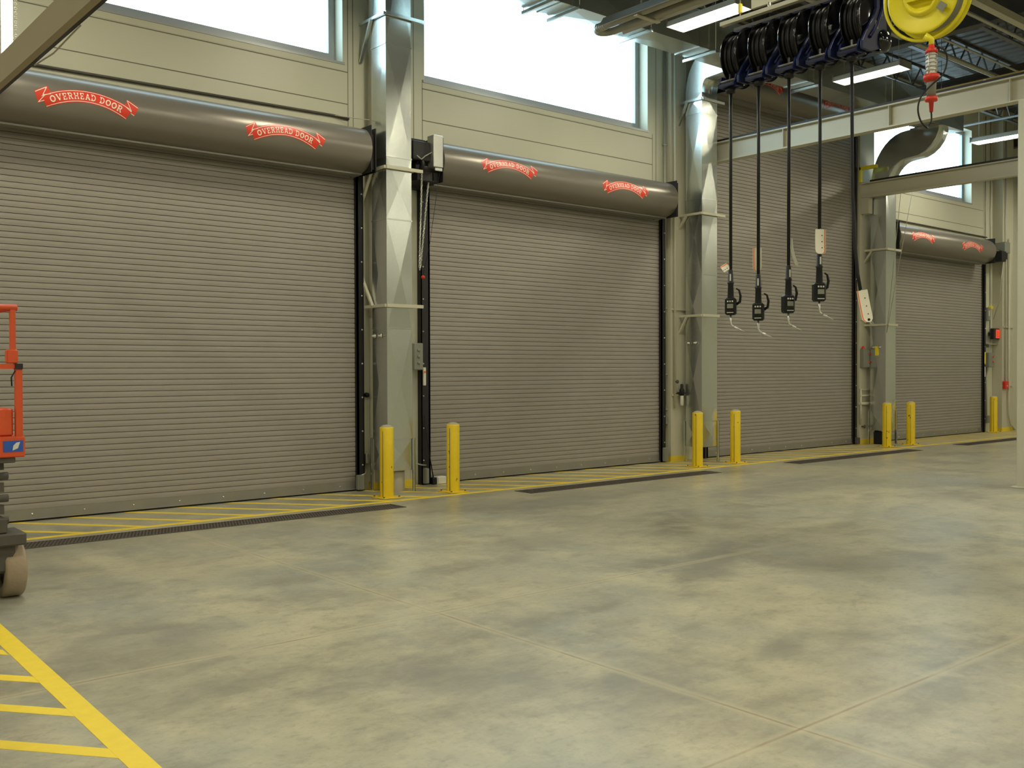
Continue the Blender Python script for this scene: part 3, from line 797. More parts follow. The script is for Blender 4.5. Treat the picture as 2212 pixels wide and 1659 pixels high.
# ------------------------------------------------------------------ crane beams and the near column
def i_beam(mb, x, y0, y1, z0, z1, w=0.17, tf=0.022, tw=0.012):
    mb.box(x - w / 2, x + w / 2, y0, y1, z0, z0 + tf); mb.box(x - w / 2, x + w / 2, y0, y1, z1 - tf, z1); mb.box(x - tw / 2, x + tw / 2, y0, y1, z0 + tf, z1 - tf)
e = empty('crane_runway_beam', (14.25, -3, 5.33), 'cream steel I-beam spanning from the second duct to the near column, behind the hoses', 'steel beam')
mb = MB(); i_beam(mb, 14.25, -13.5, -0.02, 5.33, 5.68); mb.build('beam', 'cream', e)
st = MB()
for y in (-1.9, -3.8, -5.6): st.box(14.17, 14.33, y - 0.006, y + 0.006, 5.352, 5.658)
st.build('stiffener_plate', 'cream', e)
MB().box(14.22, 14.28, -13.5, -0.4, 5.68, 5.73).build('crane_rail', 'black', e)
MB().tube([(14.42, -1.5, 5.72), (14.42, -13.4, 5.72)], 0.018, 8).build('cable_conduit', 'rubber', e)
MB().box(14.35, 14.39, -13.4, -4.3, 5.76, 5.79).build('yellow_conductor_bar', 'ochre', e)
cl = MB()
for y in (-4.4, -5.2, -6.4, -8.0): cl.box(14.28, 14.42, y - 0.015, y + 0.015, 5.69, 5.76)
cl.build('bar_clamp', 'conduit', e)
e = empty('crane_runway_beam', (19.68, -3, 5.32), 'cream steel I-beam crossing in front of the third duct and the far window', 'steel beam')
mb = MB(); i_beam(mb, 19.68, -13.5, -0.02, 5.33, 5.65); mb.build('beam', 'cream', e)
MB().box(19.65, 19.71, -13.5, -0.3, 5.65, 5.70).build('crane_rail', 'black', e)
mb = MB().box(19.60, 19.76, -0.30, -0.125, 4.98, 5.325); mb.prism([(-0.30, 5.325), (-0.125, 4.85), (-0.125, 5.325)], 'x', 19.675, 19.695); mb.build('bracket', 'cream', e)
st = MB(); st.box(19.52, 19.60, -0.16, -0.125, 5.66, 5.98); st.box(19.52, 19.60, -0.52, -0.125, 5.92, 5.99)
st.build('yellow_end_stop', 'reelyellow', e)
e = empty('steel_column', (14.25, -5.95, 0), 'broad cream column cutting the right edge of the picture', 'column')
MB().bbox(14.03, 14.48, -6.2, -5.77, 0, 5.325, 0.012).build('shaft', 'cream', e)
MB().bbox(13.98, 14.53, -6.25, -5.72, 0, 0.02, 0.004).build('base_plate', 'cream', e)
e2 = empty('light_switch', (14.03, -5.98, 1.47), 'small white switch plate on the near cream column', 'switch')
MB().bbox(14.015, 14.03, -6.02, -5.94, 1.46, 1.58, 0.003).build('plate', 'white', e2); MB().box(14.008, 14.016, -5.99, -5.97, 1.505, 1.535).build('toggle', 'white', e2)

# tan beam and glowing stand-in for an unidentified bright upright shape at the top left
e = empty('monorail_beam', (1.95, -6.6, 3.9), 'tan steel beam slanting across the top left corner', 'steel beam')
mb = MB().box(1.90, 1.925, -9.2, -2.6, 3.87, 4.08); mb.box(1.895, 1.945, -9.2, -2.6, 3.86, 3.875); mb.build('beam', 'tan', e)
MB().box(1.93, 1.975, -9.2, -2.7, 3.862, 3.90).build('underside_shade_strip', 'black', e)  # black strip puts the beam's shaded underside into colour
MB().tube([(1.98, -4.0, 3.86), (1.975, -4.5, 3.825), (1.98, -5.1, 3.86)], 0.006, 6).build('loose_wire', 'conduit', e)
h = MB()
for y in (-8.6, -3.0): h.cyl((1.912, y, 4.07), (1.912, y, ZC), 0.008, 6)
h.build('hanger_rod', 'conduit', e)
e = empty('bright_shape_stand_in', (2.5, -1.0, 4.78), 'glowing white upright stand-in for an unidentified bright shape at the top left edge', 'light')
MB().bbox(2.455, 2.545, -1.03, -0.99, 4.78, 6.3, 0.01).build('glowing_strip', 'lens', e)
MB().box(2.445, 2.555, -0.99, -0.95, 4.77, 6.32).build('backing', 'steel', e)
c = MB()
z = 4.85
while z < 6.3:
    c.tube(arc((2.585, -0.97, z), 0.014, 0, 2 * PI * 0.97, 8, 'xz'), 0.004, 5); z += 0.045
c.box(2.555, 2.60, -0.97, -0.96, 4.80, 4.82)
c.build('chain', 'conduit', e)
MB().cyl((2.5, -0.97, 6.31), (2.5, -0.97, ZC), 0.006, 6).build('hanger_rod', 'conduit', e)

# ------------------------------------------------------------------ fluorescent high bay fixtures
def make_fixture(x, y, z, lab):
    e = empty('high_bay_light', (x, y, z), lab, 'ceiling light', 'fluorescent high bay lights')
    b = MB(); b.prism([(x - 0.19, z - 0.012), (x - 0.17, z + 0.07), (x - 0.10, z + 0.10), (x + 0.10, z + 0.10), (x + 0.17, z + 0.07), (x + 0.19, z - 0.012), (x + 0.18, z - 0.012), (x + 0.16, z + 0.03), (x - 0.16, z + 0.03), (x - 0.18, z - 0.012)], 'y', y - 0.61, y + 0.61)
    b.build('housing', 'white', e)
    MB().box(x - 0.165, x + 0.165, y - 0.60, y + 0.60, z + 0.0, z + 0.02).build('lens', 'lens', e)
    en = MB()
    for s in (-1, 1): en.box(x - 0.19, x + 0.19, y + s * 0.61 - 0.008, y + s * 0.61 + 0.008, z - 0.012, z + 0.10)
    en.build('end_cap', 'steel', e)
    h = MB()
    for s in (-1, 1): h.cyl((x, y + s * 0.5, z + 0.10), (x, y + s * 0.5, ZC), 0.004, 6)
    h.build('hanger_wire', 'conduit', e)
    return e
names = {(4, 0): 'glowing fluorescent fixture nearest the hose reels, above the second door', (5, 0): 'glowing fluorescent fixture right below the blue and black reels', (6, 0): 'glowing fluorescent fixture at the right edge near the far window'}
f0 = make_fixture(LAMP_X[4], LAMP_Y[0], LAMP_Z, names[(4, 0)])
for i, j, lx, ly in LAMPS:
    if True:
        if (i, j) == (4, 0): continue
        c = copy_tree(f0, (lx, ly, LAMP_Z)); c['label'] = names.get((i, j), 'fluorescent high bay fixture further back in the hall, outside the picture')

# ------------------------------------------------------------------ roof steel
def joist(y):
    mb = MB(); z1, z0 = 8.28, 7.80
    mb.box(WX0, WX1, y - 0.05, y + 0.05, z1 - 0.03, z1 + 0.01); mb.box(WX0, WX1, y - 0.045, y + 0.045, z0, z0 + 0.03)
    x = 6.0
    while x < 29.6:
        mb.bar((x, y, z0 + 0.02), (x + 0.35, y, z1 - 0.02), 0.025, 0.025); mb.bar((x + 0.35, y, z1 - 0.02), (x + 0.7, y, z0 + 0.02), 0.025, 0.025); x += 0.7
    return mb
j0 = single(joist(-0.7), 'bar_joist', 'joist', 'open web steel joist under the roof deck, nearest the wall', 'roof joist', 'open web joists under the roof')
for k in range(1, 9):
    c = j0.copy(); COL.objects.link(c); c.location.y -= 1.35 * k; c['label'] = 'open web steel joist under the roof deck, number %d out from the wall' % (k + 1)
for x, lab in ((16.85, 'dark roof girder above the tall third door'), (20.9, 'dark roof girder left of the far window'), (11.6, 'dark roof girder above the second roller door'), (26.9, 'dark roof girder at the far end')):
    mb = MB(); i_beam(mb, x, -20, -0.01, 7.42, 7.80, 0.2); single(mb, 'roof_girder', 'darksteel', lab, 'roof beam', 'dark roof girders')
# pipes under the roof
for k, (x, y, z, r, lab) in enumerate([(0, -2.6, 7.55, 0.05, 'pale pipe running under the roof beside the yellow reel'), (0, -4.2, 7.35, 0.035, 'thin conduit running under the roof joists'), (0, -3.4, 7.30, 0.02, 'very thin conduit under the roof joists')]):
    single(MB().cyl((9, y, z), (29.9, y, z), r, 10), 'overhead_pipe', 'conduit', lab, 'pipe')
single(MB().box(9, 29.9, -4.62, -4.5, 7.28, 7.40), 'overhead_cable_tray', 'cream', 'pale straight cable tray under the roof on the right', 'cable tray')
single(MB().cyl((22.6, -0.9, 7.2), (22.6, -9, 7.2), 0.025, 10), 'overhead_pipe', 'joist', 'thin pipe running out from the wall near the far window', 'pipe')

# ------------------------------------------------------------------ radiant tube heater
e = empty('radiant_heater', (9.62, -4, 6.2), 'long shiny radiant tube heater hung by chains at the top', 'heater')
rf = MB()
P = [(9.38, 6.20), (9.47, 6.33), (9.77, 6.33), (9.86, 6.20)]
Q = [(9.855, 6.193), (9.765, 6.322), (9.475, 6.322), (9.385, 6.193)]
rf.prism(P + Q, 'y', -9.5, -2.35); rf.build('reflector', 'steel', e)
tb = MB(); pts = [(9.50, -9.4, 6.235), (9.50, -2.28, 6.235)] + [(9.62 - 0.12 * math.cos(a), -2.28 + 0.16 * math.sin(a), 6.235) for a in [PI * i / 10 for i in range(1, 10)]] + [(9.74, -2.28, 6.235), (9.74, -9.4, 6.235)]
tb.tube(pts, 0.05, 14); tb.build('burner_tube', 'conduit', e)
bd = MB()
for k in range(5): bd.tube(arc((9.50, -2.36 + 0.035 * k, 6.235), 0.053, 0, 2 * PI * 0.99, 14, 'xz'), 0.006, 5)
bd.build('ribbed_clamp', 'steel', e)
br = MB()
for y in (-3.0, -4.3, -5.6): br.box(9.40, 9.84, y - 0.03, y + 0.03, 6.165, 6.18)
br.build('tube_bracket', 'cream', e)
ch = MB()
for y in (-2.9, -5.5):
    z = 6.33
    while z < 8.2: ch.tube(arc((9.62, y, z + 0.02), 0.016, 0, 2 * PI * 0.97, 8, 'xz' if int(z * 20) % 2 else 'yz'), 0.004, 5); z += 0.04
    ch.cyl((9.62, y, 6.3), (9.62, y, ZC), 0.002, 5)
ch.build('chain', 'conduit', e)

# ------------------------------------------------------------------ hose reels, rail and nozzles
e = empty('reel_support_rail', (7.0, -7.3, 4.62), 'pale channel rail the row of hose reels hangs from', 'rail')
MB().box(6.975, 7.025, -8.6, -6.25, 4.635, 4.668).build('rail', 'cream', e)
MB().box(7.17, 7.22, -8.6, -6.25, 4.63, 4.66).build('rail', 'darksteel', e)
MB().box(7.06, 7.09, -9.2, -6.52, 4.73, 5.05).build('hanger_plate', 'cream', e)
h = MB()
for y in (-6.7, -7.4, -8.2): h.cyl((7.075, y, 4.66), (7.075, y, 4.74), 0.02, 8); 
h.build('spacer', 'steel', e)
h = MB(); h.cyl((7.0, -6.45, 4.67), (7.0, -6.45, ZC), 0.006, 6); h.cyl((7.075, -8.4, 5.04), (7.075, -8.4, ZC), 0.02, 8)
h.build('hanger_rod', 'conduit', e)
MB().bbox(6.985, 7.015, -6.465, -6.435, 4.70, 4.78, 0.004).build('turnbuckle', 'amber', e)

HY = [-6.35, -6.64, -6.94, -7.23, -7.51]
def make_reel(y, lab):
    xg = 7.0                      # hose exit line; spool centre lies at +X of it
    cx, cz = 7.20, 4.375
    e = empty('hose_reel', (xg, y, 4.12), lab, 'hose reel', 'dark blue and black hose reels hanging in a row')
    for s in (-1, 1):
        MB().lathe((cx, y + s * 0.075, cz), (0, s, 0), [(-0.004, 0.250), (0.004, 0.250), (0.012, 0.236), (0.004, 0.21), (0.016, 0.12), (0.02, 0.06), (0.03, 0.05), (0.03, 0)], 40).build('spool_disc', 'glossblack', e)
    co = MB()
    for k in range(6):
        yy = y - 0.062 + 0.025 * k
        co.tube(arc((cx, yy, cz), 0.19 + 0.012 * (k % 2), 0, 2 * PI * 0.995, 36, 'xz'), 0.0135, 8)
    co.lathe((cx, y, cz), (0, 1, 0), [(-0.07, 0.175), (0.07, 0.175)], 36)
    co.build('hose_coil', 'rubber', e)
    # blue arm on the near side, running from the top mount to the roller guide
    ar = MB(); yy = y - 0.112
    poly = [(cx + 0.045, 4.628), (cx - 0.045, 4.628), (cx - 0.05, 4.45), (cx - 0.10, 4.36), (cx - 0.20, 4.24), (cx - 0.25, 4.16), (cx - 0.25, 4.10), (cx - 0.13, 4.10), (cx + 0.02, 4.15), (cx + 0.10, 4.27), (cx + 0.085, 4.46)]
    ar.prism(poly, 'y', yy - 0.012, yy + 0.012)
    ar.prism([(cx + 0.045, 4.62), (cx - 0.045, 4.62), (cx - 0.03, 4.44), (cx + 0.03, 4.44)], 'y', y + 0.098, y + 0.118)
    ar.box(cx - 0.05, cx + 0.05, yy, y + 0.11, 4.605, 4.628)
    ar.build('swivel_arm', 'blue', e, 0.003)
    rb = MB()   # raised rib along the arm
    rb.tube([(cx + 0.02, yy - 0.016, 4.60), (cx + 0.015, yy - 0.018, 4.45), (cx - 0.06, yy - 0.018, 4.31), (cx - 0.16, yy - 0.018, 4.20)], 0.012, 8); rb.build('arm_rib', 'blue', e)
    gl = MB()
    gl.lathe((cx + 0.055, yy - 0.008, 4.215), (0, -1, 0), [(0, 0.085), (0.012, 0.085), (0.032, 0.068), (0.045, 0.035), (0.048, 0)], 24)
    gl.build('spring_cover', 'glossblack', e)
    MB().box(cx - 0.075, cx - 0.035, yy - 0.0145, yy - 0.012, 4.29, 4.35).build('rating_label', 'greybox', e)
    MB().tube(arc((cx + 0.005, yy - 0.013, 4.40), 0.022, -1.2, 2.2, 8, 'xz'), 0.004, 5).build('white_arm_emblem', 'greybox', e)
    gd = MB()
    for xx in (-0.07, 0.055):
        gd.box(xg + xx, xg + xx + 0.012, y - 0.083, y + 0.083, 4.085, 4.112)
    for yy2 in (-0.085, 0.072):
        gd.prism([(xg - 0.07, 4.085), (xg + 0.067, 4.085), (xg + 0.067, 4.15), (xg + 0.03, 4.185), (xg - 0.03, 4.185), (xg - 0.055, 4.12), (xg - 0.07, 4.115)], 'y', y + yy2, y + yy2 + 0.014)
    gd.box(xg - 0.07, xg - 0.03, y - 0.083, y + 0.083, 4.083, 4.092); gd.box(xg + 0.03, xg + 0.067, y - 0.083, y + 0.083, 4.083, 4.092)
    gd.build('guide_frame', 'blue', e)
    ro = MB()
    for s in (-1, 1): ro.cyl((xg + s * 0.036, y - 0.072, 4.135), (xg + s * 0.036, y + 0.072, 4.135), 0.013, 12)
    ro.build('guide_roller', 'darksteel', e)
    MB().lathe((xg, y, 4.03), (0, 0, 1), [(0, 0.018), (0.008, 0.040), (0.045, 0.044), (0.055, 0.03), (0.055, 0)], 16).build('hose_stop', 'rubber', e)
    return e
ORD = ['furthest left', 'second from left', 'middle', 'second from right', 'furthest right']
r0 = make_reel(HY[0], 'blue and black hose reel furthest left in the hanging row')
for k in range(1, 5):
    c = copy_tree(r0, (7.0, HY[k], 4.12)); c['label'] = 'blue and black hose reel %s in the hanging row' % {1: 'second from left', 2: 'in the middle', 3: 'second from right', 4: 'at the right end'}[k]
HB = [2.50, 2.44, 2.49, 2.57, 2.24]
for k in range(5):
    y = HY[k]
    if k < 4: pts = [(7.0, y, 4.2), (7.0, y, 3.4), (7.0 - 0.002 * k, y, HB[k] - 0.03)]
    else: pts = [(7.0, y, 4.2), (7.0, y - 0.003, 3.6), (7.0, y - 0.010, 3.0), (7.0, y - 0.03, 2.62), (7.0, y - 0.055, 2.38), (7.0, y - 0.085, 2.22)]
    single(MB().tube(pts, 0.0135, 10), 'hanging_hose', 'rubber', 'black hose hanging straight down to a control handle, %s of the five' % ORD[k] if k < 4 else 'black hose bending to the right at its end, furthest right of the five', 'hose', 'black hoses hanging from the reels')

def make_nozzle(x, y, z, lab, turn):
    """oil control handle hanging on the hose; z = top of grip; turn spins it about the vertical"""
    e = bpy.data.objects.new('oil_meter_gun', None); COL.objects.link(e); e.location = (0, 0, 0); ORG[e.name] = Vector((0, 0, 0))
    tag(e, lab, 'dispensing handle', 'oil control handles on the hanging hoses')
    MB().lathe((0, 0, 0), (0, 0, -1), [(-0.01, 0.012), (0, 0.020), (0.10, 0.025), (0.105, 0.030), (0.12, 0.024), (0.24, 0.028), (0.26, 0.03), (0.26, 0)], 16).build('grip', 'rubber', e)
    b = MB().bbox(-0.048, 0.048, -0.032, 0.05, -0.385, -0.235, 0.014); b.build('meter_body', 'rubber', e)
    MB().bbox(-0.036, 0.036, -0.038, -0.03, -0.35, -0.25, 0.004).build('meter_face', 'glossblack', e)
    k = MB()
    for i in (-1, 0, 1): k.box(i * 0.02 - 0.006, i * 0.02 + 0.006, -0.041, -0.037, -0.275, -0.262)
    k.box(-0.028, 0.028, -0.041, -0.037, -0.368, -0.362)
    k.build('meter_button', 'white', e)
    MB().box(-0.026, 0.026, -0.0405, -0.0375, -0.328, -0.29).build('meter_display', 'greybox', e)
    MB().tube([(0.03, 0.045, -0.30), (0.075, 0.03, -0.27), (0.082, 0.02, -0.22), (0.07, 0.015, -0.17), (0.045, 0.01, -0.155)], [0.012, 0.012, 0.011, 0.009, 0.006], 8).build('trigger_guard', 'rubber', e)
    MB().box(-0.005, 0.006, -0.0275, -0.0245, -0.09, -0.03).build('white_grip_label', 'white', e)
    MB().tube([(0, 0.0, -0.38), (0, 0, -0.455), (0.008, 0, -0.475), (0.03, 0, -0.49)], 0.008, 8).build('spout', 'steel', e)
    MB().tube([(0.03, 0, -0.49), (0.06, 0, -0.505), (0.066, 0, -0.508), (0.115, 0, -0.53)], [0.010, 0.011, 0.006, 0.004], 8).build('spout_tip', 'steel', e)
    return e
n0 = make_nozzle(7, HY[0], HB[0], 'black metered control handle on the leftmost hanging hose, tilted sideways', 0)
n0.location = (7.0, HY[0], HB[0]); n0.rotation_euler = (0, 0, -1.05)
for k, lab, rz in ((1, 'black metered control handle on the second hose, lowest of the four', -1.05), (2, 'black metered control handle on the middle hose, facing the camera', -0.55), (3, 'black metered control handle on the fourth hose, highest of the four', -0.65)):
    c = copy_tree(n0, (7.0 - 0.002 * k, HY[k], HB[k])); c.rotation_euler = (0, 0, rz); c['label'] = lab

# paper tags tied to the hoses
def tag_sheet(w, h, bend, round_=0.02, hole=False):
    """strip hanging down from its tied top edge, bent outwards; returns (paper, orange border)"""
    pa, ob = MB(), MB(); n = 12
    def pt(u, t, off):
        a = bend * t
        return (u, -off - h * t * math.sin(a) * 0.9, -h * t * math.cos(a * 0.9))
    for (mb, u0, u1, o0, o1) in ((pa, -w / 2, w / 2, 0.0, 0.0012), (ob, -w / 2 + 0.004, -w / 2 + 0.012, 0.0012, 0.002)):
        vs = []
        for i in range(n + 1):
            t = i / n; sh = round_ * max(0, (t - 0.86) / 0.14) ** 2
            a, b = (u0 + sh, u1 - sh) if mb is pa else (u0 + sh, u1 + sh)
            vs += [pt(a, t, o0), pt(b, t, o0), pt(b, t, o1), pt(a, t, o1)]
        fs = []
        for i in range(n):
            for q in range(4): fs.append((i * 4 + q, i * 4 + (q + 1) % 4, i * 4 + 4 + (q + 1) % 4, i * 4 + 4 + q))
        fs += [(0, 1, 2, 3), (n * 4, n * 4 + 3, n * 4 + 2, n * 4 + 1)]
        mb.add(vs, fs)
    mk = MB()
    for t in (0.25, 0.5, 0.75):
        p = pt(-0.0, t, 0.0018); mk.box(p[0] + 0.008, p[0] + 0.016, p[1] - 0.001, p[1] + 0.0006, p[2] - 0.004, p[2] + 0.004)
    if hole:
        p = pt(0.0, 0.93, 0.0018); mk.lathe((p[0] + 0.008, p[1], p[2]), (0, -1, 0), [(0, 0.011), (0.001, 0.011), (0.001, 0)], 12)
    return pa, ob, mk
def place_tag(loc, w, h, bend, rz, lab, roll=0.0, hole=False, flip=False):
    pa, ob, mk = tag_sheet(w, h, bend, hole=hole)
    if flip: ob.v = [Vector((-v.x, v.y, v.z)) for v in ob.v]
    e = bpy.data.objects.new('warning_tag', None); COL.objects.link(e); ORG[e.name] = Vector((0, 0, 0))
    tag(e, lab, 'paper tag', 'paper warning tags on the hoses')
    pa.build('paper', 'tagwhite', e); ob.build('orange_border', 'tagorange', e); mk.build('printed_mark', 'rubber', e)
    MB().tube([(0, 0.016, 0.004), (0.0, 0.0, 0.002), (0, -0.002, -0.008)], 0.002, 5).build('tie', 'white', e)
    e.location = loc; e.rotation_euler = (0, roll, rz)
place_tag((6.985, HY[0] + 0.012, 2.545), 0.06, 0.10, 0.9, -0.9, 'small curled paper tag at the top of the leftmost control handle', 0.95)
place_tag((7.017, HY[1] + 0.025, 2.675), 0.075, 0.20, 0.02, -0.75, 'paper tag hanging behind the second hose, orange line along its left side')
place_tag((7.014, HY[2] - 0.012, 2.715), 0.06, 0.235, 0.28, 0.98, 'paper tag seen nearly edge-on, hanging off the middle hose')
place_tag((6.983, HY[3] - 0.018, 2.76), 0.085, 0.20, 0.12, -0.65, 'broad curved paper tag wrapped before the fourth hose, above its handle', 0.03, False, True)
place_tag((6.985, HY[4] - 0.10, 2.25), 0.085, 0.25, 0.10, -0.7, 'long rounded paper tag with a hole, on the end of the rightmost hose', -0.17, True)

# ------------------------------------------------------------------ yellow cord reel with drop light
RC = Vector((5.5, -8.88, 3.78)); AX = Vector((-0.97, -0.06, -0.16)).normalized()
e = empty('cord_reel', tuple(RC), 'bright yellow cord reel hanging at the top right', 'cord reel')
MB().lathe(RC, AX, [(0.020, 0.0), (0.020, 0.200), (0.034, 0.205), (0.040, 0.192), (0.030, 0.180), (0.046, 0.115), (0.038, 0.108), (0.060, 0.100), (0.066, 0.088), (0.060, 0.080), (0.035, 0.070), (0.032, 0)], 48).build('front_disc', 'reelyellow', e)
MB().lathe(RC, AX, [(-0.11, 0.0), (-0.11, 0.225), (-0.10, 0.23), (-0.095, 0.215), (-0.10, 0.0)], 48).build('rear_disc', 'reelyellow', e)
co = MB()
a1 = AX.cross(Vector((0, 0, 1))).normalized(); a2 = AX.cross(a1)
RIGHTISH = a1 if a1.dot(rt) > 0 else -a1
for t in (-0.085, -0.06, -0.035, -0.012):
    co.tube([RC + AX * t + (a1 * math.cos(q) + a2 * math.sin(q)) * 0.175 for q in [2 * PI * i / 36 for i in range(36)]], 0.013, 8, closed=True)
co.build('wound_cord', 'greybox', e)
MB().tube([RC + AX * 0.0 + (a1 * math.cos(q) + a2 * math.sin(q)) * 0.236 for q in [2 * PI * i / 48 for i in range(48)]], 0.010, 8, closed=True).build('guard_ring', 'reelyellow', e)
MB().bar(RC + AX * 0.05 + a1 * -0.082, RC + AX * 0.05 + a1 * 0.082, 0.03, 0.03, AX).build('hub_bar', 'reelyellow', e)
lb = MB(); c0 = RC + AX * 0.0285 + (a1 * -0.12 - a2 * 0.0)
q0 = RC + AX * 0.044 + RIGHTISH * 0.115 + Vector((0, 0, -0.085))
rr = a1
ld_ = (RIGHTISH * 0.75 - Vector((0, 0, 0.66))).normalized()
lb.bar(q0 - ld_ * 0.024, q0 + ld_ * 0.024, 0.045, 0.004, AX)
lb.build('grey_label', 'greybox', e)
MB().bar(RC + AX * -0.05 + Vector((0, 0, 0.15)), RC + AX * -0.05 + Vector((0, 0, 0.42)), 0.05, 0.03, AX).build('mounting_bracket', 'reelyellow', e)
MB().cyl(RC + AX * -0.05 + Vector((0, 0, 0.42)), Vector((RC.x - AX.x * 0.05, RC.y - AX.y * 0.05, 7.80)), 0.015, 8).build('hanger_rod', 'conduit', e)
BP = RC + Vector((0.02, -0.03, -0.245))
MB().tube([RC + Vector((0.0, -0.0, -0.22)), BP, BP + Vector((0, 0, -0.06))], [0.02, 0.018, 0.012], 10).build('cord_outlet', 'reelyellow', e)
e = empty('drop_light', (BP.x, BP.y, 3.12), 'red and clear caged work light hanging under the yellow reel', 'work light')
bx, by = BP.x, BP.y
MB().lathe((bx, by, 3.485), (0, 0, -1), [(-0.03, 0.012), (0, 0.02), (0.012, 0.034), (0.028, 0.034), (0.03, 0)], 20).build('top_cap', 'redplastic', e)
MB().lathe((bx, by, 3.455), (0, 0, -1), [(0, 0.027), (0.13, 0.027)], 20).build('lamp_tube', 'cage', e)
cg = MB()
for k in range(6): cg.tube(arc((bx, by, 3.445 - 0.022 * k), 0.031, 0, 2 * PI * 0.99, 16, 'xy'), 0.003, 5)
for a in (0, PI / 2, PI, 3 * PI / 2): cg.cyl((bx + 0.031 * math.cos(a), by + 0.031 * math.sin(a), 3.46), (bx + 0.031 * math.cos(a), by + 0.031 * math.sin(a), 3.32), 0.003, 5)
cg.build('wire_cage', 'steel', e)
MB().lathe((bx, by, 3.332), (0, 0, -1), [(0, 0.02), (0.0, 0.044), (0.028, 0.044), (0.03, 0.03), (0.042, 0.03), (0.042, 0)], 20).build('collar', 'redplastic', e)
MB().lathe((bx, by, 3.29), (0, 0, -1), [(0, 0.027), (0.09, 0.025), (0.09, 0)], 20).build('handle', 'greybox', e)
MB().lathe((bx, by, 3.205), (0, 0, -1), [(0, 0.02), (0.0, 0.034), (0.022, 0.034), (0.024, 0.014), (0.085, 0.010), (0.085, 0)], 20).build('end_fitting', 'redplastic', e)
R = rt
cp = [Vector((bx, by, 3.12)), Vector((bx, by, 3.07)) , Vector((bx, by, 3.035)) - R * 0.02, Vector((bx, by, 3.02)) - R * 0.045, Vector((bx, by, 3.06)) - R * 0.08, Vector((bx, by, 3.13)) - R * 0.095, Vector((bx, by, 3.20)) - R * 0.075, Vector((bx, by, 3.26)) - R * 0.02, Vector((bx, by, 3.32)) + R * 0.045, Vector((bx, by, 3.40)) + R * 0.07, Vector((bx, by, 3.46)) + R * 0.055, Vector((bx, by, 3.50)) + R * 0.02]
cp = [p + Vector((-0.03, -0.035, 0)) * (1 if 2 < i < 11 else 0) for i, p in enumerate(cp)]
def smooth(p, k=6):
    out = []
    for i in range(len(p) - 1):
        a, b, c, d = p[max(i - 1, 0)], p[i], p[i + 1], p[min(i + 2, len(p) - 1)]
        for j in range(k):
            t = j / k
            out.append(0.5 * ((2 * b) + (c - a) * t + (2 * a - 5 * b + 4 * c - d) * t * t + (3 * b - a - 3 * c + d) * t ** 3))
    return out + [p[-1]]
MB().tube(smooth(cp), 0.005, 8).build('looped_cord', 'rubber', e)

# ------------------------------------------------------------------ chain operator of the second door
e = empty('door_operator', (7.85, -0.1, 4.3), 'door motor with a bright metal cover at the left end of the second hood', 'door operator')
MB().bbox(7.90, 8.06, -0.66, -0.50, 4.42, 4.86, 0.008).build('metal_cover', 'steel', e)
b = MB().bbox(7.62, 7.90, -0.58, -0.30, 4.50, 4.76, 0.01); b.bbox(7.74, 8.10, -0.50, -0.125, 4.24, 4.62, 0.01); b.box(7.87, 8.12, -0.14, -0.001, 4.20, 4.90)
b.cyl((7.70, -0.45, 4.42), (8.10, -0.45, 4.42), 0.07, 16)
b.build('motor_body', 'black', e)
MB().lathe((7.78, -0.52, 4.45), (-1, 0, 0), [(0, 0.09), (0.02, 0.095), (0.03, 0.08), (0.03, 0.02), (0.0, 0.02)], 24).build('chain_wheel', 'black', e)
MB().bbox(7.92, 8.04, -0.665, -0.64, 4.37, 4.41, 0.003).build('bright_bracket', 'steel', e)
MB().tube([(7.66, -0.6, 4.55), (7.72, -0.62, 4.50), (7.80, -0.60, 4.56), (7.90, -0.61, 4.62)], 0.008, 6).build('flexible_cable', 'conduit', e)
MB().tube([(7.62, -0.5, 4.72), (7.60, -0.5, 4.95), (7.58, -0.42, 5.05)], 0.007, 6).build('black_wire', 'rubber', e)
e = empty('hand_chain', (7.8, -0.5, 3.0), 'looped hand chain hanging below the door motor between duct and guide', 'chain')
def chain(p, q, name, parent):
    mb = MB(); p, q = Vector(p), Vector(q); L = (q - p).length; n = int(L / 0.032)
    for i in range(n):
        c = p.lerp(q, (i + 0.5) / n)
        pts = [(c.x + (0.010 * math.cos(a) if i % 2 else 0), c.y + (0 if i % 2 else 0.010 * math.cos(a)), c.z + 0.022 * math.sin(a)) for a in [2 * PI * k / 8 for k in range(8)]]
        mb.tube(pts, 0.0055, 5, closed=True)
    return mb.build(name, 'steel', parent)
chain((7.80, -0.52, 4.42), (7.79, -0.46, 3.05), 'chain_run', e)
chain((7.97, -0.46, 4.42), (7.82, -0.44, 3.05), 'chain_run', e)
chain((7.79, -0.46, 3.05), (7.82, -0.44, 3.02), 'chain_bend', e)
single(MB().tube([(8.03, -0.62, 4.40), (8.01, -0.40, 3.4), (8.06, -0.15, 2.97)], 0.003, 5), 'pull_rope', 'rubber', 'thin dark pull rope running from the motor to the red knob', 'rope')
single(MB().lathe((8.06, -0.16, 2.93), (0, 0, 1), [(0, 0.0), (0.005, 0.025), (0.04, 0.028), (0.055, 0.0)], 14), 'red_pull_knob', 'redplastic', 'small red knob beside the black guide of the second door', 'knob')

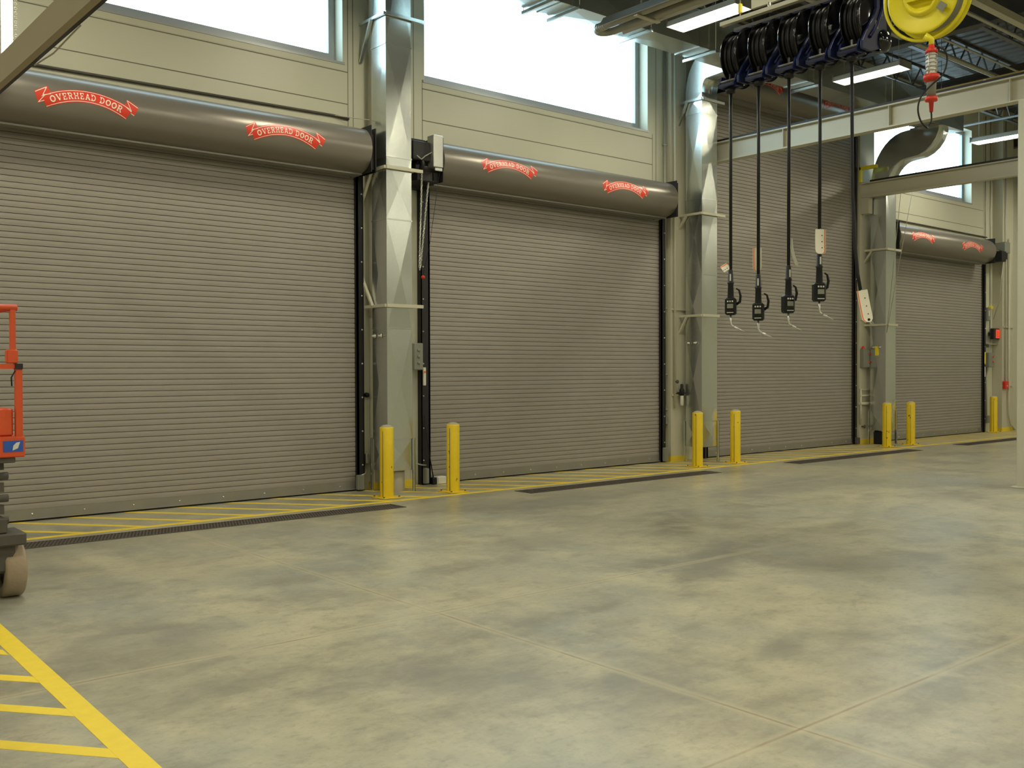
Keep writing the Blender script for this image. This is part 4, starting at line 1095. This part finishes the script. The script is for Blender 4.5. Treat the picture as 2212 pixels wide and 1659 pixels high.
def wall_box(name, x0, x1, y0, y1, z0, z1, m, lab, cat, extra=None):
    e = empty(name, ((x0 + x1) / 2, y1, z0), lab, cat)
    MB().bbox(x0, x1, y0, y1, z0, z1, 0.008).build('enclosure', m, e)
    MB().box(x0 + 0.012, x1 - 0.012, y0 - 0.008, y0 + 0.002, z0 + 0.012, z1 - 0.012).build('cover', m, e)
    if extra: extra(e)
    return e
def buttons(x, y, zs, m='redplastic'):
    def f(e):
        for z in zs: MB().lathe((x, y, z), (0, -1, 0), [(0, 0.022), (0.014, 0.022), (0.02, 0.016), (0.02, 0)], 12).build('button', m, e)
    return f
wall_box('control_box', 7.86, 8.03, -0.20, -0.12, 1.64, 2.02, 'greybox', 'beige grey control box just right of the first duct column', 'control box', buttons(7.945, -0.208, (1.92, 1.83, 1.74), 'greybox'))
wall_box('warning_label', 8.09, 8.14, -0.106, -0.102, 1.42, 1.68, 'white', 'narrow white label on the black guide left of the second door', 'label', lambda e: MB().box(8.095, 8.135, -0.117, -0.114, 1.60, 1.625).build('orange_band', 'tagorange', e))
wall_box('duct_label', 7.60, 7.64, -0.30, -0.24, 2.62, 2.80, 'tagorange', 'small red and white label beside the first duct', 'label')
wall_box('junction_box', 6.98, 7.08, -0.17, -0.10, 0.02, 0.22, 'greybox', 'grey sensor box at the foot of the guide right of the first door', 'junction box')
wall_box('junction_box', 8.08, 8.15, -0.17, -0.10, 0.02, 0.24, 'greybox', 'grey sensor box at the foot of the guide left of the second door', 'junction box')
wall_box('junction_box', 13.19, 13.28, -0.17, -0.10, 0.02, 0.26, 'greybox', 'grey sensor box at the foot of the guide right of the second door', 'junction box')
wall_box('junction_box', 7.15, 7.20, -0.10, 0.0, 0.36, 0.50, 'greybox', 'small conduit box on the wall just right of the first door', 'junction box')
wall_box('sensor_box', 8.27, 8.43, -0.20, -0.08, 0.0, 0.11, 'white', 'pale little box on the floor at the left foot of the second door', 'sensor box', lambda e: (MB().lathe((8.43, -0.14, 0.055), (1, 0, 0), [(0, 0.05), (0.05, 0.045), (0.09, 0.02), (0.09, 0)], 14).build('black_cone', 'rubber', e), MB().bbox(8.20, 8.27, -0.19, -0.09, 0.0, 0.10, 0.01).build('black_end', 'rubber', e)))
single(MB().tube([(8.10, -0.13, 1.0), (8.16, -0.15, 0.45), (8.24, -0.15, 0.06)], 0.008, 6), 'coiled_cable', 'rubber', 'thin black cable sagging from the guide to the floor sensor box', 'cable')
single(MB().tube([(7.85, -0.13, 1.4), (7.85, -0.13, 0.45), (7.90, -0.13, 0.33), (8.05, -0.13, 0.29), (8.12, -0.13, 0.28)], 0.011, 8), 'curved_conduit', 'steel', 'thin conduit curving to the guide at the left foot of the second door', 'conduit')
single(MB().tube([(7.14, -0.03, 4.2), (7.14, -0.03, 0.5)], 0.012, 8), 'wall_conduit', 'conduit', 'slim vertical conduit just right of the first door', 'conduit')
single(MB().tube([(7.175, -0.04, 0.36), (7.175, -0.05, 0.28), (7.12, -0.12, 0.23), (7.05, -0.135, 0.215)], 0.010, 8), 'curved_conduit', 'steel', 'short bright conduit bend beside the foot of the first door', 'conduit')
single(MB().tube([(1.0, -0.02, 4.975), (6.72, -0.02, 5.05), (6.95, -0.02, 5.04)], 0.018, 8), 'wall_conduit', 'darksteel', 'long dark conduit on the wall above the leftmost hood', 'conduit')
single(MB().tube([(6.72, -0.03, 5.05), (7.15, -0.22, 5.02)], 0.006, 6), 'support_wire', 'cream', 'thin pale wire from the long conduit to the first duct', 'wire')
hw = empty('cable_hook', (7.22, -0.1, 1.28), 'small dark hook on the wall left of the first duct', 'hook')
MB().lathe((7.20, -0.02, 1.30), (0, -1, 0), [(0, 0.035), (0.04, 0.03), (0.05, 0)], 12).build('hook_body', 'rubber', hw)

# second column services
for x, r, z0, z1, m, lab in [(13.325, 0.014, 0.30, 8.2, 'conduit', 'thin vertical conduit beside the guide of the second door'), (13.355, 0.012, 1.0, 8.2, 'conduit', 'second thin vertical conduit left of the cream column'), (13.46, 0.022, 0.95, 8.2, 'cream', 'cream vertical air pipe on the column left of the second duct')]:
    y = -0.035 if x < 13.4 else -0.16
    single(MB().cyl((x, y, z0), (x, y, z1), r, 12), 'vertical_pipe', m, lab, 'pipe')
for z in (0.93, 1.55, 2.72, 5.6):
    single(MB().box(13.28, 13.50, -0.185, -0.125, z - 0.012, z + 0.012) if False else MB().box(13.29, 13.398, -0.055, -0.02, z - 0.012, z + 0.012), 'pipe_clamp', 'conduit', 'steel strut clamp holding the pipes left of the cream column, %s' % {0.93: 'lowest', 1.55: 'second from the floor', 2.72: 'third from the floor', 5.6: 'above the hood'}[z], 'pipe clamp', 'strut clamps on the second column')
e = empty('air_regulator', (13.58, -0.2, 0.95), 'black air filter regulator with clear bowl on the second column', 'regulator')
MB().lathe((13.60, -0.20, 1.17), (0, 0, 1), [(0, 0), (0, 0.03), (0.02, 0.045), (0.10, 0.045), (0.13, 0.028), (0.20, 0.026), (0.21, 0)], 16).build('regulator_body', 'rubber', e)
MB().lathe((13.60, -0.20, 0.99), (0, 0, 1), [(0, 0), (0.0, 0.02), (0.02, 0.032), (0.18, 0.032)], 16).build('clear_bowl', 'white', e)
MB().tube([(13.46, -0.18, 1.21), (13.60, -0.20, 1.21), (13.78, -0.20, 1.21)], 0.010, 8).build('air_line', 'rubber', e)
MB().lathe((13.77, -0.20, 1.21), (0, -1, 0), [(0, 0.025), (0.03, 0.025), (0.03, 0)], 12).build('gauge', 'steel', e)
MB().box(13.56, 13.64, -0.17, -0.12, 1.19, 1.23).build('mount', 'rubber', e)
wall_box('outlet_box', 13.31, 13.39, -0.06, 0.0, 0.66, 0.80, 'greybox', 'grey outlet box low on the wall right of the second door', 'outlet')
single(MB().lathe((13.46, -0.185, 1.42), (0, -1, 0), [(0, 0.015), (0.03, 0.012), (0.03, 0.035), (0.04, 0.035), (0.04, 0)], 12), 'shut_off_valve', 'darksteel', 'small dark valve on the cream pipe left of the second duct', 'valve')

# third column services
wall_box('control_box', 19.57, 19.86, -0.22, -0.12, 1.66, 2.06, 'greybox', 'grey control box with red buttons on the column right of the tall door', 'control box', buttons(19.76, -0.228, (1.95, 1.78)))
single(MB().lathe((19.63, -0.17, 2.065), (0, 0, 1), [(0, 0.03), (0.05, 0.03), (0.07, 0.0)], 12), 'red_beacon', 'redplastic', 'small red knob on top of the control box by the tall door', 'beacon')
e = empty('wall_pipework', (19.7, -0.2, 0.6), 'cream pipes looping round the foot of the third column', 'pipe')
pp = MB(); pp.cyl((19.50, -0.17, 1.05), (20.02, -0.17, 1.05), 0.02, 10); pp.cyl((19.50, -0.17, 0.88), (20.02, -0.17, 0.88), 0.032, 10); pp.cyl((19.53, -0.17, 0.42), (19.53, -0.17, 1.2), 0.024, 10); pp.build('pipes', 'cream', e)
MB().lathe((19.66, -0.14, 0.38), (0, -1, 0), [(-0.02, 0.015), (0.04, 0.015), (0.04, 0.04), (0.05, 0.04), (0.05, 0)], 10).build('valve_handle', 'darksteel', e)
wall_box('caution_label', 19.77, 19.783, -0.44, -0.36, 1.92, 2.12, 'amber', 'bright yellow label on the side of the third duct', 'label')
single(MB().bbox(19.82, 20.0, -0.50, -0.30, 0.0, 0.27, 0.01), 'black_box', 'rubber', 'black box on the floor under the third duct', 'box')
single(MB().bbox(19.40, 19.50, -0.18, -0.10, 0.01, 0.15, 0.01), 'junction_box', 'darksteel', 'dark sensor box at the foot of the guide right of the tall door', 'junction box')
for k, (x, lab) in enumerate(((18.3, 'thin steel cable hanging down across the far window, nearer the tall door'), (18.75, 'thin steel cable hanging down across the far window, nearer its middle'))):
    single(MB().tube([(x, -1.9, ZC), (x + 0.02, -1.9, 3.0)] if False else [(19.9 + 0.45 * k, -1.0, 6.56 - 0.55 * k), (19.72, -0.66, 2.4)], 0.006, 6), 'steel_cable', 'conduit', lab, 'cable')

# far end of the wall
e = empty('door_operator', (25.95, -0.1, 4.4), 'door motor at the right end of the far hood', 'door operator')
b = MB().bbox(25.56, 25.80, -0.50, -0.02, 4.34, 4.60, 0.01); b.cyl((25.5, -0.32, 4.60), (26.0, -0.32, 4.60), 0.06, 12); b.bbox(25.80, 26.05, -0.42, -0.05, 4.42, 4.60, 0.01); b.build('motor_body', 'black', e)
MB().bbox(25.86, 26.16, -0.44, -0.10, 4.58, 4.86, 0.01).build('pale_cover', 'greybox', e)
MB().lathe((26.10, -0.30, 4.47), (1, 0, 0), [(0, 0.07), (0.03, 0.07), (0.03, 0)], 16).build('chain_wheel', 'darksteel', e)
single(MB().tube([(26.12, -0.28, 4.44), (26.10, -0.2, 3.4), (26.02, -0.08, 2.9)], 0.008, 6), 'hand_chain', 'conduit', 'thin hand chain hanging from the far door motor', 'chain')
e = empty('exit_sign', (25.96, 0, 2.4), 'small glowing red sign box on the wall right of the far door', 'sign')
MB().bbox(25.80, 26.12, -0.20, -0.10, 2.38, 2.66, 0.01).build('housing', 'black', e)
MB().box(25.90, 26.105, -0.207, -0.198, 2.41, 2.63).build('glowing_face', 'exit', e)
mk = MB()
for x in (25.96, 26.05):
    mk.tube([(x + 0.025, -0.21, 2.60), (x - 0.025, -0.21, 2.57), (x + 0.02, -0.21, 2.52), (x - 0.025, -0.21, 2.47), (x + 0.025, -0.21, 2.44)], 0.008, 5)
mk.build('pale_symbol', 'tagorange', e)
MB().bbox(25.90, 26.0, -0.11, -0.0, 2.48, 2.56, 0.005).build('wall_bracket', 'black', e)
e = empty('wall_shelf', (26.1, 0, 2.24), 'narrow metal ledge on the wall above the far control box', 'shelf')
MB().box(25.60, 26.13, -0.14, 0, 2.245, 2.265).build('ledge', 'conduit', e)
MB().box(25.70, 25.74, -0.12, 0, 2.17, 2.246).build('bracket', 'conduit', e)
wall_box('control_box', 25.66, 25.95, -0.14, -0.0, 1.66, 2.04, 'greybox', 'grey control box under the ledge right of the far door', 'control box', buttons(25.86, -0.148, (1.93, 1.80)))
wall_box('outlet_box', 25.72, 25.86, -0.08, 0.0, 2.86, 3.2, 'greybox', 'pale grey wall box above the ledge right of the far door', 'switch box', lambda e: MB().box(25.75, 25.80, -0.09, -0.088, 2.98, 3.12).build('white_label', 'white', e))
single(MB().bbox(25.88, 26.0, -0.09, 0.0, 3.16, 3.24, 0.01), 'amber_beacon', 'amber', 'tiny amber lamp beside the pale wall box', 'beacon')
wall_box('fire_call_point', 26.16, 26.36, -0.33, -0.255, 1.10, 1.30, 'redplastic', 'red fire alarm pull box on the far column', 'alarm box', lambda e: MB().box(26.23, 26.29, -0.342, -0.336, 1.17, 1.19).build('white_handle', 'white', e))
single(MB().tube([(26.26, -0.28, 8.1), (26.26, -0.28, 1.30)], 0.014, 8), 'wall_conduit', 'conduit', 'vertical conduit down to the red alarm box on the far column', 'conduit')
single(MB().tube([(26.44, -0.30, 5.0), (26.44, -0.30, 0.8), (26.46, -0.30, 0.45), (26.55, -0.31, 0.18), (26.72, -0.32, 0.03)], 0.025, 8), 'white_hose', 'cream', 'pale conduit sweeping outwards to the floor at the far column', 'conduit')
for x, z0, lab in ((25.70, 3.2, 'thin wire down to the pale box right of the far door'), (25.98, 2.57, 'thin wire down towards the red sign right of the far door')):
    single(MB().cyl((x, -0.015, z0), (x, -0.015, 8.1), 0.010, 6), 'wall_conduit', 'conduit', lab, 'conduit')
single(MB().cyl((25.8, -0.02, 0.42), (25.8, -0.02, 1.66), 0.014, 6), 'wall_conduit', 'conduit', 'thin conduit rising from the floor to the far control box', 'conduit')
single(MB().box(25.49, 25.55, -0.106, -0.0995, 1.75, 2.05), 'caution_label', 'amber', 'bright yellow tag on the guide of the far door', 'label')
single(MB().box(25.50, 25.54, -0.106, -0.0995, 1.42, 1.68), 'warning_label', 'white', 'narrow white label under the yellow tag on the far guide', 'label')
wall_box('outlet_box', 25.70, 25.86, -0.07, 0, 0.22, 0.42, 'greybox', 'low dark outlet box on the wall behind the lone bollard', 'outlet')
single(MB().tube([(20.2, -0.03, 5.03), (25.75, -0.03, 5.0)], 0.016, 8), 'wall_conduit', 'darksteel', 'long dark conduit on the wall above the far hood', 'conduit')

# ------------------------------------------------------------------ scissor lift at the left edge
e = empty('scissor_lift', (1.42, -3.1, 0), 'orange scissor lift standing at the left edge of the picture', 'scissor lift')
lx0, lx1, ly0, ly1 = 1.02, 1.88, -4.05, -2.20
MB().bbox(lx0 + 0.05, lx1 - 0.06, ly0 + 0.04, ly1 - 0.04, 0.20, 0.42, 0.02).build('chassis', 'darksteel', e, 0.0)
b = MB().bbox(lx0 + 0.02, lx1 + 0.0, ly0 - 0.02, ly0 + 0.30, 0.40, 0.49, 0.012); b.bbox(lx0 + 0.1, lx1 - 0.12, ly0, ly0 + 0.2, 0.49, 0.60, 0.01)
b.build('front_step', 'darksteel', e)
for wx in (lx0 + 0.02, lx1 - 0.13):
    for wy in (ly0 + 0.21, ly1 - 0.25):
        tr = MB().lathe((wx, wy, 0.205), (1, 0, 0), [(0.0, 0.13), (0.0, 0.19), (0.012, 0.203), (0.13, 0.203), (0.142, 0.19), (0.142, 0.13)], 40).build('tyre', 'tyre', e)
        MB().lathe((wx + 0.01, wy, 0.205), (1, 0, 0), [(0.0, 0), (0.0, 0.04), (0.02, 0.05), (0.02, 0.131), (0.11, 0.131), (0.11, 0.0)], 32).build('wheel_rim', 'darksteel', e)
sc1 = MB()
for k, z in enumerate((0.50, 0.66, 0.82)):
    for x in (lx0 + 0.12, lx1 - 0.20):
        sc1.bar((x, ly0 + 0.12, z), (x, ly1 - 0.12, z + 0.15), 0.05, 0.07); sc1.bar((x + 0.06, ly0 + 0.12, z + 0.15), (x + 0.06, ly1 - 0.12, z), 0.05, 0.07)
    for y in (ly0 + 0.12, ly1 - 0.12): sc1.cyl((lx0 + 0.08, y, z + 0.07), (lx1 - 0.09, y, z + 0.07), 0.028, 12)
sc1.build('scissor_arms', 'darksteel', e)
MB().bbox(lx0 + 0.06, lx1 - 0.06, ly0 + 0.02, ly1, 0.99, 1.03, 0.005).build('platform_underside', 'darksteel', e)
d = MB().bbox(lx0, lx1, ly0, ly1, 1.03, 1.18, 0.008); d.build('platform_deck', 'orange', e)
s = MB().box(lx1 - 0.145, lx1 - 0.015, ly0 - 0.003, ly0 - 0.0005, 1.07, 1.15); st = s.build('blue_sticker', 'bluesticker', e)
MB().prism([(lx1 - 0.085, 1.08), (lx1 - 0.05, 1.095), (lx1 - 0.035, 1.14), (lx1 - 0.06, 1.135), (lx1 - 0.08, 1.115)], 'y', ly0 - 0.005, ly0 - 0.003).build('white_mark', 'white', st)
MB().bbox(lx0 + 0.30, lx1 - 0.07, ly0 + 0.03, ly0 + 0.30, 1.18, 1.38, 0.012).build('toolbox', 'orange', e)
gr = MB()
for x in (lx0 + 0.03, lx1 - 0.035):
    for y in (ly0 + 0.03, ly1 - 0.03): gr.bar((x, y, 1.18), (x, y, 1.69), 0.045, 0.045, (0, 1, 0))
gr.build('lower_post', 'orange', e)
for y in (ly0 + 0.03, ly1 - 0.03):
    MB().bar((lx0 + 0.03, y, 1.68), (lx1 - 0.035, y, 1.68), 0.035, 0.035).build('mid_rail', 'orange', e)
    MB().cyl((lx0 + 0.05, y, 2.10), (lx1 - 0.04, y, 2.10), 0.024, 12).build('top_rail', 'orange', e)
for x in (lx0 + 0.06, lx1 - 0.07):
    MB().cyl((x, ly0 + 0.03, 2.10), (x, ly1 - 0.03, 2.10), 0.022, 12).build('top_rail', 'orange', e)
    MB().bar((x, ly0 + 0.03, 1.68), (x, ly1 - 0.03, 1.68), 0.035, 0.035).build('mid_rail', 'orange', e)
    for y in (ly0 + 0.03, ly1 - 0.03):
        MB().bar((x, y, 1.70), (x, y, 2.10), 0.035, 0.035, (0, 1, 0)).build('upper_post', 'orange', e)
        MB().bbox(x - 0.045, x + 0.03, y - 0.03, y + 0.03, 1.70, 1.80, 0.008).build('post_bracket', 'orange', e)
MB().box(lx1 - 0.06, lx1 - 0.01, ly0 + 0.0, ly0 + 0.06, 1.66, 1.70).build('black_socket', 'black', e)
MB().tube([(lx1 - 0.06, ly0, 1.65), (lx1 - 0.09, ly0 - 0.01, 1.60), (lx1 - 0.085, ly0, 1.54)], 0.005, 6).build('safety_cable', 'rubber', e)
